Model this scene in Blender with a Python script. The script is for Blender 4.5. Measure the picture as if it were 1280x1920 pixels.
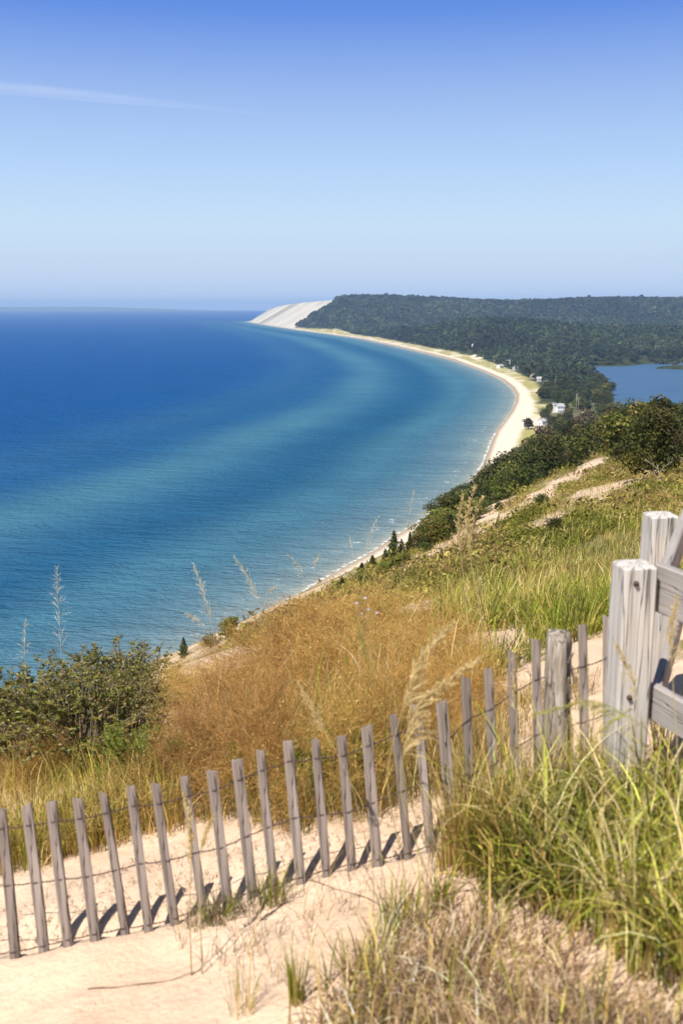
import bpy, math
import numpy as np
from mathutils import Vector

for o in list(bpy.data.objects):
    bpy.data.objects.remove(o)
SC = bpy.context.scene
COL = SC.collection
R = math.radians

# ------------------------------------------------------------------ camera
EYE = 112.0
FPX = 1900.0                       # focal length in pixels of the 1280x1920 photograph
PITCH = math.atan((960 - 574) / FPX)
cam = bpy.data.cameras.new('camera')
cam.sensor_fit = 'VERTICAL'
cam.sensor_height = 36.0
cam.lens = FPX / 1920 * 36.0
cam.clip_start = 0.1
cam.clip_end = 90000
cam.dof.use_dof = True
cam.dof.focus_distance = 17.0
cam.dof.aperture_fstop = 3.3
cam_ob = bpy.data.objects.new('camera', cam)
COL.objects.link(cam_ob)
cam_ob.location = (0, 0, EYE)
cam_ob.rotation_euler = (R(90) - PITCH, 0, 0)
SC.camera = cam_ob

# ------------------------------------------------------------------ light
SUN_AZ, SUN_EL = 36.0, 56.0        # azimuth the light travels towards (from +Y to +X), elevation
W = bpy.data.worlds.new('World')
SC.world = W
W.use_nodes = True
wn, wl = W.node_tree.nodes, W.node_tree.links
wn.clear()
sky = wn.new('ShaderNodeTexSky')
sky.sky_type = 'NISHITA'
sky.sun_disc = False
sky.sun_elevation = R(SUN_EL)
sky.sun_rotation = R(180 + SUN_AZ)
sky.altitude = 100
sky.air_density = 1.0
sky.dust_density = 0.6
sky.ozone_density = 2.2
hsv = wn.new('ShaderNodeHueSaturation')
hsv.inputs['Saturation'].default_value = 1.12
bg = wn.new('ShaderNodeBackground')
bg.inputs['Strength'].default_value = 0.055
out = wn.new('ShaderNodeOutputWorld')
wl.new(sky.outputs[0], hsv.inputs['Color'])
wl.new(hsv.outputs[0], bg.inputs[0])
# the low sky as it was that day: lavender haze at the horizon, pale blue above it, strong blue from about fifteen degrees up
wtc = wn.new('ShaderNodeTexCoord')
wsep = wn.new('ShaderNodeSeparateXYZ')
wl.new(wtc.outputs['Generated'], wsep.inputs[0])
wr = wn.new('ShaderNodeValToRGB')
_e = wr.color_ramp.elements
_st = [(0.0, (.345, .43, .59)), (.036, (.385, .472, .585)), (.072, (.392, .505, .615)), (.124, (.315, .442, .625)), (.188, (.218, .327, .57)), (.256, (.085, .187, .505)), (.33, (.05, .13, .41)), (.42, (.04, .11, .36))]
while len(_e) < len(_st):
    _e.new(.5)
for _i, (_p, _c) in enumerate(_st):
    _e[_i].position = _p
    _e[_i].color = (*_c, 1)
wl.new(wsep.outputs[2], wr.inputs[0])
bg2 = wn.new('ShaderNodeBackground')
wl.new(wr.outputs[0], bg2.inputs[0])
wm = wn.new('ShaderNodeMapRange')
wm.inputs[1].default_value = .30
wm.inputs[2].default_value = .55
wl.new(wsep.outputs[2], wm.inputs[0])
wx = wn.new('ShaderNodeMixShader')
wl.new(wm.outputs[0], wx.inputs[0])
wl.new(bg2.outputs[0], wx.inputs[1])
wl.new(bg.outputs[0], wx.inputs[2])
wl.new(wx.outputs[0], out.inputs[0])

sun = bpy.data.lights.new('sun', 'SUN')
sun.energy = 5.0
sun.angle = R(0.5)
sun.color = (1.0, 0.955, 0.87)
sun_ob = bpy.data.objects.new('sun', sun)
COL.objects.link(sun_ob)
sun_ob.location = (0, 0, 400)
_a, _e = R(SUN_AZ), R(SUN_EL)
sun_ob.rotation_euler = Vector((math.sin(_a) * math.cos(_e), math.cos(_a) * math.cos(_e), -math.sin(_e))).to_track_quat('-Z', 'Y').to_euler()

SC.view_settings.view_transform = 'Standard'
SC.view_settings.look = 'None'
SC.view_settings.gamma = 1.0
SC.view_settings.exposure = 0.62
SC.render.engine = 'CYCLES'
SC.cycles.use_denoising = True
SC.cycles.max_bounces = 6
SC.cycles.transparent_max_bounces = 8
SC.cycles.volume_bounces = 0
SC.cycles.caustics_reflective = False
SC.cycles.caustics_refractive = False

# ------------------------------------------------------------------ helpers
rng = np.random.default_rng(7)


def U(a, b, n=None):
    return rng.uniform(a, b, n)


def hash2(ix, iy, seed):
    h = (ix.astype(np.int64) * 374761393 + iy.astype(np.int64) * 668265263 + seed * 974634777) & 0xffffffff
    h = ((h ^ (h >> 13)) * 1274126177) & 0xffffffff
    return ((h ^ (h >> 16)) & 0xffffff) / float(0xffffff)


def vnoise(x, y, seed=0):
    x = np.asarray(x, float); y = np.asarray(y, float)
    ix = np.floor(x); iy = np.floor(y)
    fx = x - ix; fy = y - iy
    fx = fx * fx * (3 - 2 * fx); fy = fy * fy * (3 - 2 * fy)
    a = hash2(ix, iy, seed); b = hash2(ix + 1, iy, seed)
    c = hash2(ix, iy + 1, seed); d = hash2(ix + 1, iy + 1, seed)
    return (a * (1 - fx) + b * fx) * (1 - fy) + (c * (1 - fx) + d * fx) * fy


def fbm(x, y, seed=0, octv=4):
    s = 0.0; amp = 0.5; t = 0.0
    for k in range(octv):
        s = s + amp * vnoise(x * 2 ** k + 17.3 * k, y * 2 ** k - 9.1 * k, seed + k); t += amp
        amp *= 0.5
    return s / t


def sst(a, b, v):
    t = np.clip((v - a) / (b - a), 0, 1)
    return t * t * (3 - 2 * t)


def smin(a, b, k):
    h = np.clip(0.5 + 0.5 * (b - a) / k, 0, 1)
    return b * (1 - h) + a * h - k * h * (1 - h)


def smax(a, b, k):
    return -smin(-a, -b, k)


CP, SP = math.cos(PITCH), math.sin(PITCH)


def ray(px, py):
    """view direction (axis depth 1) through a pixel of the photograph"""
    x = (np.asarray(px, float) - 640) / FPX
    y = (960 - np.asarray(py, float)) / FPX
    return np.stack([x, CP + y * SP, -SP + y * CP], -1)


def atd(px, py, d):
    return np.array([0, 0, EYE]) + ray(px, py) * np.asarray(d, float)[..., None]


def atz(px, py, z):
    r = ray(px, py)
    t = (z - EYE) / r[..., 2]
    return np.array([0, 0, EYE]) + r * t[..., None]


# ------------------------------------------------------------------ the lie of the land
_sh = np.array([(462, 603), (480, 606.5), (500, 610), (530, 614.5), (560, 619), (620, 627), (680, 636), (740, 649), (800, 663),
                (850, 676), (900, 694), (940, 712), (960, 728), (968, 742), (966, 757), (957, 775), (940, 798), (924, 820), (914, 846),
                (905, 870), (890, 893), (868, 913), (822, 950), (790, 975), (740, 1005), (700, 1033), (640, 1066), (590, 1095), (555, 1118), (500, 1156)], float)
_sp = atz(_sh[:, 0], _sh[:, 1], 0.0)
_o = np.argsort(_sp[:, 1])
_sy, _sx = _sp[_o, 1], _sp[_o, 0]
_sl = 0.53
_sy = np.concatenate([[-600, 0], _sy, [_sy[-1] + 150, _sy[-1] + 420, _sy[-1] + 3000, 30000]])
_sx = np.concatenate([[-213 - 300, -213], _sx, [_sx[-1] + 25, _sx[-1] + 900, 9000, 60000]])


def xs(y):
    return np.interp(y, _sy, _sx)


def shore(x, y):
    d = 25.0
    m = (xs(y + d) - xs(y - d)) / (2 * d)
    return (x - xs(y)) / np.sqrt(1 + m * m)


_lk = np.array([(1152, 790), (1150, 745), (1130, 715), (1112, 702), (1092, 691), (1120, 687), (1170, 687), (1215, 682), (1280, 681), (1420, 681),
                (1600, 780), (1400, 850), (1240, 850), (1170, 830)], float)
LAKE_Z = 0.8
_lw = atz(_lk[:, 0], _lk[:, 1], LAKE_Z)[:, :2]


def poly_sd(x, y, P):
    d = np.full(np.shape(x), 1e18); ins = np.zeros(np.shape(x), bool)
    for i in range(len(P)):
        a = P[i]; b = P[(i + 1) % len(P)]
        e = b - a
        t = np.clip(((x - a[0]) * e[0] + (y - a[1]) * e[1]) / (e @ e), 0, 1)
        d = np.minimum(d, np.hypot(x - a[0] - t * e[0], y - a[1] - t * e[1]))
        c = ((a[1] > y) != (b[1] > y)) & (x < e[0] * (y - a[1]) / (e[1] if e[1] else 1e-9) + a[0])
        ins ^= c
    return np.where(ins, -d, d)


_pen = atz(np.array([1226., 1340., 1340., 1236.]), np.array([691.5, 695., 686., 687.]), LAKE_Z)[:, :2]


def lake_sd(x, y):
    return np.maximum(poly_sd(x, y, _lw), -poly_sd(x, y, _pen))


# crest of the far ridge, read as heights over distances
_rp = np.array([600, 625, 660, 700, 760, 830, 900, 960, 1020, 1100, 1180, 1280, 1500], float)
_rq = np.array([557, 553, 555, 555.5, 558, 561, 564, 566, 565, 561, 561, 562, 562], float)
_rx = (_rp - 640) / FPX
_ry = 5300 / (1 + 0.25 * np.maximum(_rx, 0))
_rX = _rx * _ry
_rH = EYE + (574 - _rq) / FPX * _ry - 13


def hills(x, y):
    rel = x - xs(y)
    yr = 5300 - 0.25 * np.maximum(x + 34, 0)
    Hc = np.interp(x, _rX, _rH) + 5 * (fbm(x / 160, y / 400, 31) - .5)
    t = np.clip(1 - (yr - y) / 1500.0, 0, 1)
    prof = Hc * (0.16 * t + 0.84 * sst(0.12, 1.0, t))
    far = np.interp(y, [5300, 5900, 6500, 7200, 7600, 7800, 8100], [146, 139, 134, 118, 100, 55, 0])
    back = np.where(x < 500, np.minimum(far, Hc), Hc)
    back = np.where(y > yr + 900, np.minimum(back, 90 + 0 * y), back) if False else back
    h = np.where(y < yr, prof, back)
    h = np.minimum(h, 1e9)
    h = smin(h, 0.60 * (rel - 22), 14.0)
    g = 0
    for (px, py, d, hh, sx, sy) in ((950, 0, 2750, 44, 260, 420), (860, 0, 3000, 24, 220, 300), (1180, 0, 2900, 26, 300, 330), (760, 0, 3450, 16, 220, 260), (1330, 0, 2600, 24, 200, 350), (1050, 0, 3500, 30, 320, 300)):
        cx = (px - 640) / FPX * d
        g = g + hh * np.exp(-((x - cx) / sx) ** 2 - ((y - d) / sy) ** 2)
    g = smin(g, np.maximum(0.5 * (rel - 60), 0), 6)
    pl = 3.5 + 5 * (fbm(x / 120, y / 160, 5) - .3) * sst(30, 200, rel)
    return np.maximum(smax(h, pl + g, 8), np.minimum(0.06 * rel, 2.5))


def near_ground(x, y):
    z = -1.67 + 0.26 * x - 0.15 * y
    z = z + 0.042 * (fbm(x * 4.5, y * 4.5, 14, 2) - .5) + 0.05 * (fbm(x * 1.3, y * 1.3, 11, 3) - .5) + 0.10 * (fbm(x * .5, y * .5, 12, 3) - .5)
    return z


# foot line of the picket fence, in world metres (filled in below from the near ground)
FENCE = None


def H(x, y):
    x = np.asarray(x, float); y = np.asarray(y, float)
    rel = x - xs(y)
    r = np.hypot(x, y)
    F = 0.545 * (rel - 11) + 2.0
    C = 110.1 - 0.150 * np.maximum(y, 0) + 0.04 * np.clip(x, -200, 300)
    big = (fbm(x / 26, y / 26, 3, 4) - .5)
    z1 = smin(F + 7 * big * sst(15, 60, r) * sst(8, 60, rel), C + 3.5 * big * sst(15, 60, r), 1.5 + 4.5 * sst(8, 80, r))
    n = EYE + near_ground(x, y)
    w = sst(6.0, 15, r)
    z1 = z1 * w + n * (1 - w)
    far = np.where(y > 900, hills(x, np.maximum(y, 900.)), np.minimum(0.06 * rel, 2.5 + 0.01 * np.maximum(rel, 0)))
    z = np.where(y > 1050, far, smax(z1, far, 1.0 + 3 * sst(300, 900, y)))
    z = np.where(z < EYE - 8, np.maximum(z, np.minimum(0.06 * rel, 3)), z)
    z = np.where(rel < 0, np.minimum(z, np.maximum(0.08 * rel, -6)), z)
    if FENCE is not None:
        m = (r < 12) & (y > 1)
        if np.any(m):
            fy = np.interp(x, FENCE[:, 0], FENCE[:, 1])
            k = np.exp(-((x + .78) / .55) ** 2) + 0.75 * np.exp(-((x - .13) / .28) ** 2) + .25
            d = y - fy
            bump = 0.035 * np.exp(-((d + .10) / .16) ** 2) - 0.13 * k * sst(-0.01, 0.06, d) * np.exp(-(np.maximum(d, 0) / .26) ** 2)
            bump = bump - .05 * k * (vnoise(x * 9, y * 9, 44) - .3) * np.exp(-((d - .12) / .16) ** 2)
            z = np.where(m, z + bump, z)
    return z


def hit(px, py, lo=2.0, hi=3000.0, n=220):
    """where the view ray through a pixel meets the land"""
    px = np.atleast_1d(np.asarray(px, float)); py = np.atleast_1d(np.asarray(py, float))
    D = ray(px, py)
    ts = np.geomspace(lo, hi, n)
    a = np.full(len(px), float(lo)); b = np.full(len(px), float(hi)); done = np.zeros(len(px), bool)
    for i in range(1, n):
        t = ts[i]
        below = (EYE + D[:, 2] * t) < H(D[:, 0] * t, D[:, 1] * t)
        new = below & ~done
        a[new] = ts[i - 1]; b[new] = t
        done |= below
        if done.all():
            break
    for _ in range(14):
        m = .5 * (a + b)
        below = (EYE + D[:, 2] * m) < H(D[:, 0] * m, D[:, 1] * m)
        b = np.where(below, m, b); a = np.where(below, a, m)
    P = np.array([0, 0, EYE]) + D * b[:, None]
    return P


PK_TOP = [(2, 1516), (50, 1510), (97, 1503), (146, 1497), (194, 1487), (245, 1473), (292, 1470), (345, 1456), (397, 1445), (444, 1425), (488, 1407),
          (540, 1390), (591, 1385), (640, 1380), (687, 1361), (737, 1341), (781, 1323), (827, 1316), (873, 1271), (915, 1253), (959, 1222), (1003, 1198), (1091, 1173), (1137, 1157)]
PK_BOT = [(28, 1797), (82, 1786), (131, 1774), (180, 1764), (235, 1753), (279, 1747), (331, 1734), (380, 1712), (428, 1702), (474, 1684), (516, 1672),
          (566, 1657), (613, 1643), (660, 1632), (709, 1624), (764, 1612), (806, 1598), (850, 1592), (888, 1575), (932, 1560), (972, 1545), (1008, 1536), (1094, 1515), (1134, 1508)]
_pb = np.array(PK_BOT, float)
_fp = hit(_pb[:, 0], _pb[:, 1], hi=40)
_x0 = _fp[0] + (_fp[0] - _fp[3]) * 3
_x1 = _fp[-1] + (_fp[-1] - _fp[-4]) * 3
FENCE = np.concatenate([[_x0], _fp, [_x1]])[:, :2]
FENCE = FENCE[np.argsort(FENCE[:, 0])]
PK_BASE = hit(_pb[:, 0], _pb[:, 1], hi=40)
print('fence depth', [round(float(v), 2) for v in (PK_BASE @ np.array([0, CP, -SP]) + EYE * SP)[::4]])


# ------------------------------------------------------------------ object plumbing
def tag(o, label=None, cat=None, group=None, kind=None):
    if label: o['label'] = label
    if cat: o['category'] = cat
    if group: o['group'] = group
    if kind: o['kind'] = kind
    return o


def empty(name, loc, rz=0.0):
    o = bpy.data.objects.new(name, None)
    o.empty_display_size = 0.2
    COL.objects.link(o)
    o.location = tuple(float(v) for v in loc)
    o.rotation_euler = (0, 0, rz)
    return o


def copy_tree(o, parent=None):
    c = o.copy()
    COL.objects.link(c)
    if parent is not None:
        c.parent = parent
    for ch in [k for k in bpy.data.objects if k.parent == o]:
        copy_tree(ch, c)
    return c


class MB:
    """collects points and faces, links them as one mesh"""

    def __init__(s):
        s.v = []; s.f = {3: [], 4: []}; s.n = 0; s.c = []

    def add(s, V, F, col=None):
        V = np.asarray(V, float).reshape(-1, 3); F = np.asarray(F, np.int64)
        s.v.append(V); s.f[F.shape[1]].append(F + s.n); s.n += len(V)
        if col is None: col = (1, 1, 1)
        col = np.asarray(col, float)
        if col.ndim == 1: col = np.repeat(col[None], len(V), 0)
        s.c.append(col)

    def build(s, name, mat, parent=None, smooth=True, tint=False, attrs=None):
        V = np.concatenate(s.v)
        me = bpy.data.meshes.new(name)
        q = np.concatenate(s.f[4]) if s.f[4] else np.zeros((0, 4), np.int64)
        t = np.concatenate(s.f[3]) if s.f[3] else np.zeros((0, 3), np.int64)
        me.vertices.add(len(V)); me.vertices.foreach_set('co', V.astype(np.float32).ravel())
        li = np.concatenate([q.ravel(), t.ravel()]).astype(np.int32)
        me.loops.add(len(li)); me.loops.foreach_set('vertex_index', li)
        ls = np.concatenate([np.arange(len(q)) * 4, len(q) * 4 + np.arange(len(t)) * 3]).astype(np.int32)
        me.polygons.add(len(ls)); me.polygons.foreach_set('loop_start', ls)
        me.polygons.foreach_set('use_smooth', np.full(len(ls), smooth))
        me.update(calc_edges=True)
        if tint:
            a = me.attributes.new('tint', 'FLOAT_COLOR', 'POINT')
            C = np.concatenate(s.c); C = np.concatenate([C, np.ones((len(C), 1))], 1)
            a.data.foreach_set('color', C.astype(np.float32).ravel())
        for k, val in (attrs or {}).items():
            a = me.attributes.new(k, 'FLOAT', 'POINT')
            a.data.foreach_set('value', np.asarray(val, np.float32).ravel())
        me.validate()
        if mat is not None: me.materials.append(mat)
        o = bpy.data.objects.new(name, me)
        COL.objects.link(o)
        if parent is not None: o.parent = parent
        return o


def box_vf(c, ax, ay, az):
    """box from centre and three half-axis vectors"""
    c, ax, ay, az = (np.asarray(k, float) for k in (c, ax, ay, az))
    V = np.array([c + sx * ax + sy * ay + sz * az for sz in (-1, 1) for sy in (-1, 1) for sx in (-1, 1)])
    F = [(0, 2, 3, 1), (4, 5, 7, 6), (0, 1, 5, 4), (2, 6, 7, 3), (0, 4, 6, 2), (1, 3, 7, 5)]
    return V, F


def cham_box(mb, c, ax, ay, az, b, col=None):
    """box with bevelled long and top edges: a stack of 8-gon rings along az"""
    c, ax, ay, az = (np.asarray(k, float) for k in (c, ax, ay, az))
    lx, ly, lz = (np.linalg.norm(k) for k in (ax, ay, az))
    ux, uy, uz = ax / lx, ay / ly, az / lz

    def ring(h, ins):
        X, Y = lx - ins, ly - ins
        p = [(-X + b, -Y), (X - b, -Y), (X, -Y + b), (X, Y - b), (X - b, Y), (-X + b, Y), (-X, Y - b), (-X, -Y + b)]
        return [c + ux * u + uy * v + uz * h for u, v in p]
    rings = [ring(-lz, b), ring(-lz + b, 0), ring(-lz * .33, 0), ring(lz * .33, 0), ring(lz - b, 0), ring(lz, b)]
    V = np.concatenate([np.array(r_) for r_ in rings] + [np.array([c - az, c + az])])
    F = []
    for k in range(len(rings) - 1):
        for i in range(8):
            j = (i + 1) % 8
            F.append((k * 8 + i, k * 8 + j, (k + 1) * 8 + j, (k + 1) * 8 + i))
    n = len(rings) * 8
    mb.add(V, F, col)
    T = [(i, n, (i + 1) % 8) for i in range(8)]
    T = [(n, (i + 1) % 8, i) for i in range(8)]
    o = n - 8
    T2 = [(n + 1, o + i, o + (i + 1) % 8) for i in range(8)]
    mb.f[3].append(np.array(T + T2) + mb.n - len(V))


def tube(mb, P, rad, k=6, col=None, cap=True):
    P = np.asarray(P, float); n = len(P)
    rad = np.broadcast_to(np.asarray(rad, float), (n,))
    d = np.gradient(P, axis=0)
    d /= np.linalg.norm(d, axis=1)[:, None] + 1e-12
    ref = np.array([0, 0, 1.0]) if abs(d[0, 2]) < .9 else np.array([1.0, 0, 0])
    u = np.cross(d, ref); u /= np.linalg.norm(u, axis=1)[:, None] + 1e-12
    v = np.cross(d, u)
    a = np.linspace(0, 2 * np.pi, k, endpoint=False)
    V = P[:, None] + rad[:, None, None] * (np.cos(a)[None, :, None] * u[:, None] + np.sin(a)[None, :, None] * v[:, None])
    F = []
    for i in range(n - 1):
        for j in range(k):
            F.append((i * k + j, i * k + (j + 1) % k, (i + 1) * k + (j + 1) % k, (i + 1) * k + j))
    V = V.reshape(-1, 3)
    if cap:
        V = np.concatenate([V, P[:1], P[-1:]])
    c2 = None
    if col is not None:
        c2 = np.asarray(col, float)
    mb.add(V, F, c2)
    if cap:
        m = n * k
        T = [(m, (j + 1) % k, j) for j in range(k)] + [(m + 1, (n - 1) * k + j, (n - 1) * k + (j + 1) % k) for j in range(k)]
        mb.f[3].append(np.array(T) + mb.n - len(V))


def ribbons(mb, P, Wd, side, col):
    """P (N,K,3) centre lines, Wd (N,K) half widths, side (N,3), col (N,3) or (N,K,3)"""
    N, K = P.shape[:2]
    s = side[:, None, :] * Wd[..., None]
    V = np.stack([P - s, P + s], 2).reshape(-1, 3)
    base = (np.arange(N) * K * 2)[:, None] + (np.arange(K - 1) * 2)[None]
    F = np.stack([base, base + 1, base + 3, base + 2], -1).reshape(-1, 4)
    if col.ndim == 2:
        col = np.repeat(col[:, None], K, 1)
    C = np.repeat(col[:, :, None], 2, 2).reshape(-1, 3)
    mb.add(V, F, C)


def blades(mb, B, h, lean, az, width, col, K=5, curl=1.0, tipcol=None):
    """grass blades: base points, length, lean (how far the tip goes over), azimuth of lean"""
    N = len(B)
    t = np.linspace(0, 1, K)[None]
    th = lean[:, None] * (0.25 * t + 0.75 * t ** (1 + curl))
    st = 1.0 / (K - 1)
    hor = np.concatenate([np.zeros((N, 1)), np.cumsum(np.sin(th[:, 1:]) * st, 1)], 1) * h[:, None]
    ver = np.concatenate([np.zeros((N, 1)), np.cumsum(np.cos(th[:, 1:]) * st, 1)], 1) * h[:, None]
    dx, dy = np.cos(az), np.sin(az)
    P = np.stack([B[:, 0:1] + hor * dx[:, None], B[:, 1:2] + hor * dy[:, None], B[:, 2:3] + ver], -1)
    tw = U(-.7, .7, N)
    side = np.stack([-np.sin(az + tw), np.cos(az + tw), np.zeros(N)], -1)
    wd = width[:, None] * np.array([.75, 1, .85, .55, .06])[None, np.linspace(0, 4, K).astype(int)] if K == 5 else width[:, None] * (1 - .92 * t ** 1.6)
    c = col[:, None] * np.ones((1, K, 1))
    if tipcol is not None:
        c = col[:, None] * (1 - t[..., None] ** 2) + tipcol[:, None] * t[..., None] ** 2
    ribbons(mb, P, wd, side, c)


def leafquads(mb, C, size, nrm, col, aspect=0.5, fold=0.0):
    """leaf shaped quads (kite) at centres C facing nrm"""
    N = len(C)
    nrm = nrm / (np.linalg.norm(nrm, axis=1)[:, None] + 1e-9)
    ref = rng.normal(size=(N, 3))
    u = np.cross(nrm, ref); u /= np.linalg.norm(u, axis=1)[:, None] + 1e-9
    v = np.cross(nrm, u)
    s = size[:, None]
    V = np.stack([C - u * s, C + v * s * aspect + nrm * s * fold - u * s * .15, C + u * s, C - v * s * aspect + nrm * s * fold - u * s * .15], 1).reshape(-1, 3)
    F = (np.arange(N) * 4)[:, None] + np.arange(4)[None]
    mb.add(V, F, np.repeat(col[:, None], 4, 1).reshape(-1, 3))


def jit(col, n, amt=.25, hue=.08):
    c = np.asarray(col, float)[None] * (1 + U(-amt, amt, (n, 1)))
    return np.clip(c * (1 + U(-hue, hue, (n, 3))), 0, 1)


def mixcol(cols, n, p=None, amt=.2):
    k = rng.choice(len(cols), n, p=p)
    return np.clip(np.array(cols)[k] * (1 + U(-amt, amt, (n, 1))), 0, 1)


# ------------------------------------------------------------------ materials
def new_mat(name):
    m = bpy.data.materials.new(name)
    m.use_nodes = True
    n, l = m.node_tree.nodes, m.node_tree.links
    for k in list(n):
        n.remove(k)
    o = n.new('ShaderNodeOutputMaterial')
    return m, n, l, o


def nd(n, t, **kw):
    k = n.new(t)
    for a, b in kw.items():
        setattr(k, a, b)
    return k


def noise(n, l, vec, scale, detail=4, rough=.55):
    k = n.new('ShaderNodeTexNoise')
    k.inputs['Scale'].default_value = scale
    k.inputs['Detail'].default_value = detail
    k.inputs['Roughness'].default_value = rough
    if vec is not None: l.new(vec, k.inputs['Vector'])
    return k.outputs['Fac']


def ramp(n, l, fac, stops):
    k = n.new('ShaderNodeValToRGB')
    e = k.color_ramp.elements
    while len(e) < len(stops): e.new(.5)
    for i, (p, c) in enumerate(stops):
        e[i].position = p
        e[i].color = (*c, 1) if len(c) == 3 else c
    l.new(fac, k.inputs[0])
    return k.outputs[0]


def mix(n, l, fac, a, b, mode='MIX'):
    k = n.new('ShaderNodeMix')
    k.data_type = 'RGBA'; k.blend_type = mode
    for sock, v in ((k.inputs[0], fac), (k.inputs[6], a), (k.inputs[7], b)):
        if hasattr(v, 'links'): l.new(v, sock)
        else: sock.default_value = v if isinstance(v, float) else (*v, 1)
    return k.outputs[2]


def math_(n, l, op, a, b=None, c=None, clamp=False):
    k = n.new('ShaderNodeMath')
    k.operation = op; k.use_clamp = clamp
    for i, v in enumerate((a, b, c)):
        if v is None: continue
        if hasattr(v, 'links'): l.new(v, k.inputs[i])
        else: k.inputs[i].default_value = v
    return k.outputs[0]


def attr(n, name, sock='Fac'):
    k = n.new('ShaderNodeAttribute')
    k.attribute_name = name
    return k.outputs[sock]


def bump(n, l, h, strength, dist):
    k = n.new('ShaderNodeBump')
    k.inputs['Strength'].default_value = strength
    k.inputs['Distance'].default_value = dist
    l.new(h, k.inputs['Height'])
    return k.outputs[0]


def foliage_mat(name, trans=.35, rough=.6, vary=.25, spec=.25, val=1.6):
    """leaf surfaces: own colour from the tint attribute, some light let through"""
    m, n, l, o = new_mat(name)
    c = attr(n, 'tint', 'Color')
    oi = n.new('ShaderNodeObjectInfo')
    h = n.new('ShaderNodeHueSaturation')
    l.new(c, h.inputs['Color'])
    l.new(math_(n, l, 'MULTIPLY_ADD', oi.outputs['Random'], vary * .16, .5 - vary * .08), h.inputs['Hue'])
    l.new(math_(n, l, 'MULTIPLY_ADD', oi.outputs['Random'], vary * val, 1 - vary * val / 2), h.inputs['Value'])
    p = n.new('ShaderNodeBsdfPrincipled')
    l.new(h.outputs[0], p.inputs['Base Color'])
    p.inputs['Roughness'].default_value = rough
    p.inputs['Specular IOR Level'].default_value = spec
    t = n.new('ShaderNodeBsdfTranslucent')
    l.new(h.outputs[0], t.inputs[0])
    ms = n.new('ShaderNodeMixShader')
    ms.inputs[0].default_value = trans
    l.new(p.outputs[0], ms.inputs[1]); l.new(t.outputs[0], ms.inputs[2]); l.new(ms.outputs[0], o.inputs[0])
    return m


def simple_mat(name, col, rough=.7, nscale=6.0, amt=.25, bstr=.2, bdist=.02, coords='Object', spec=.3, metal=0.0):
    m, n, l, o = new_mat(name)
    tc = n.new('ShaderNodeTexCoord')
    f = noise(n, l, tc.outputs[coords], nscale, 5)
    c = ramp(n, l, f, [(.25, tuple(k * (1 - amt) for k in col)), (.75, tuple(min(1, k * (1 + amt)) for k in col))])
    p = n.new('ShaderNodeBsdfPrincipled')
    l.new(c, p.inputs['Base Color'])
    p.inputs['Roughness'].default_value = rough
    p.inputs['Specular IOR Level'].default_value = spec
    p.inputs['Metallic'].default_value = metal
    l.new(bump(n, l, f, bstr, bdist), p.inputs['Normal'])
    l.new(p.outputs[0], o.inputs[0])
    return m


def wood_mat(name, cols, scale=1.0, stain=False):
    """weathered wood: fibres along the mesh's own local z (attribute 'grain' gives the lengthwise coordinate)"""
    m, n, l, o = new_mat(name)
    tc = n.new('ShaderNodeTexCoord')
    mp = n.new('ShaderNodeMapping')
    mp.inputs['Scale'].default_value = (70 * scale, 70 * scale, 2.2 * scale)
    l.new(tc.outputs['Object'], mp.inputs['Vector'])
    f = noise(n, l, mp.outputs[0], 1.0, 6, .65)
    g = noise(n, l, tc.outputs['Object'], 4.0 * scale, 4)
    oi = n.new('ShaderNodeObjectInfo')
    c1 = ramp(n, l, f, [(.28, cols[0]), (.5, cols[1]), (.78, cols[2])])
    c = mix(n, l, math_(n, l, 'MULTIPLY', ramp(n, l, g, [(.4, (0, 0, 0)), (.68, (1, 1, 1))]), .55), c1, cols[3])
    c = mix(n, l, math_(n, l, 'MULTIPLY', oi.outputs['Random'], .35), c, cols[0])
    if stain:
        # damp grey weathering that climbs unevenly from the foot of the timber
        sx = n.new('ShaderNodeSeparateXYZ'); l.new(tc.outputs['Object'], sx.inputs[0])
        mp2 = n.new('ShaderNodeMapping'); mp2.inputs['Scale'].default_value = (16, 16, 2.0); l.new(tc.outputs['Object'], mp2.inputs['Vector'])
        ns = noise(n, l, mp2.outputs[0], 1.0, 4)
        zf = math_(n, l, 'ADD', math_(n, l, 'MULTIPLY', sx.outputs[2], -1.0), math_(n, l, 'MULTIPLY_ADD', ns, .9, -.33))
        c = mix(n, l, math_(n, l, 'MULTIPLY', ramp(n, l, zf, [(0.0, (0, 0, 0)), (.5, (1, 1, 1))]), .62), c, (.20, .17, .165))
    # drying cracks: narrow dark splits that run with the fibres
    mp3 = n.new('ShaderNodeMapping'); mp3.inputs['Scale'].default_value = (34 * scale, 34 * scale, 1.3 * scale); l.new(tc.outputs['Object'], mp3.inputs['Vector'])
    ck = noise(n, l, mp3.outputs[0], 1.0, 3, .5)
    ck = ramp(n, l, math_(n, l, 'ABSOLUTE', math_(n, l, 'SUBTRACT', ck, .53)), [(.0, (1, 1, 1)), (.020, (0, 0, 0))])
    c = mix(n, l, math_(n, l, 'MULTIPLY', ck, .75), c, tuple(k_ * .35 for k_ in cols[0]))
    p = n.new('ShaderNodeBsdfPrincipled')
    l.new(c, p.inputs['Base Color'])
    p.inputs['Roughness'].default_value = .85
    p.inputs['Specular IOR Level'].default_value = .15
    l.new(bump(n, l, math_(n, l, 'SUBTRACT', f, math_(n, l, 'MULTIPLY', ck, 1.2)), .8, .005), p.inputs['Normal'])
    l.new(p.outputs[0], o.inputs[0])
    return m


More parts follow.
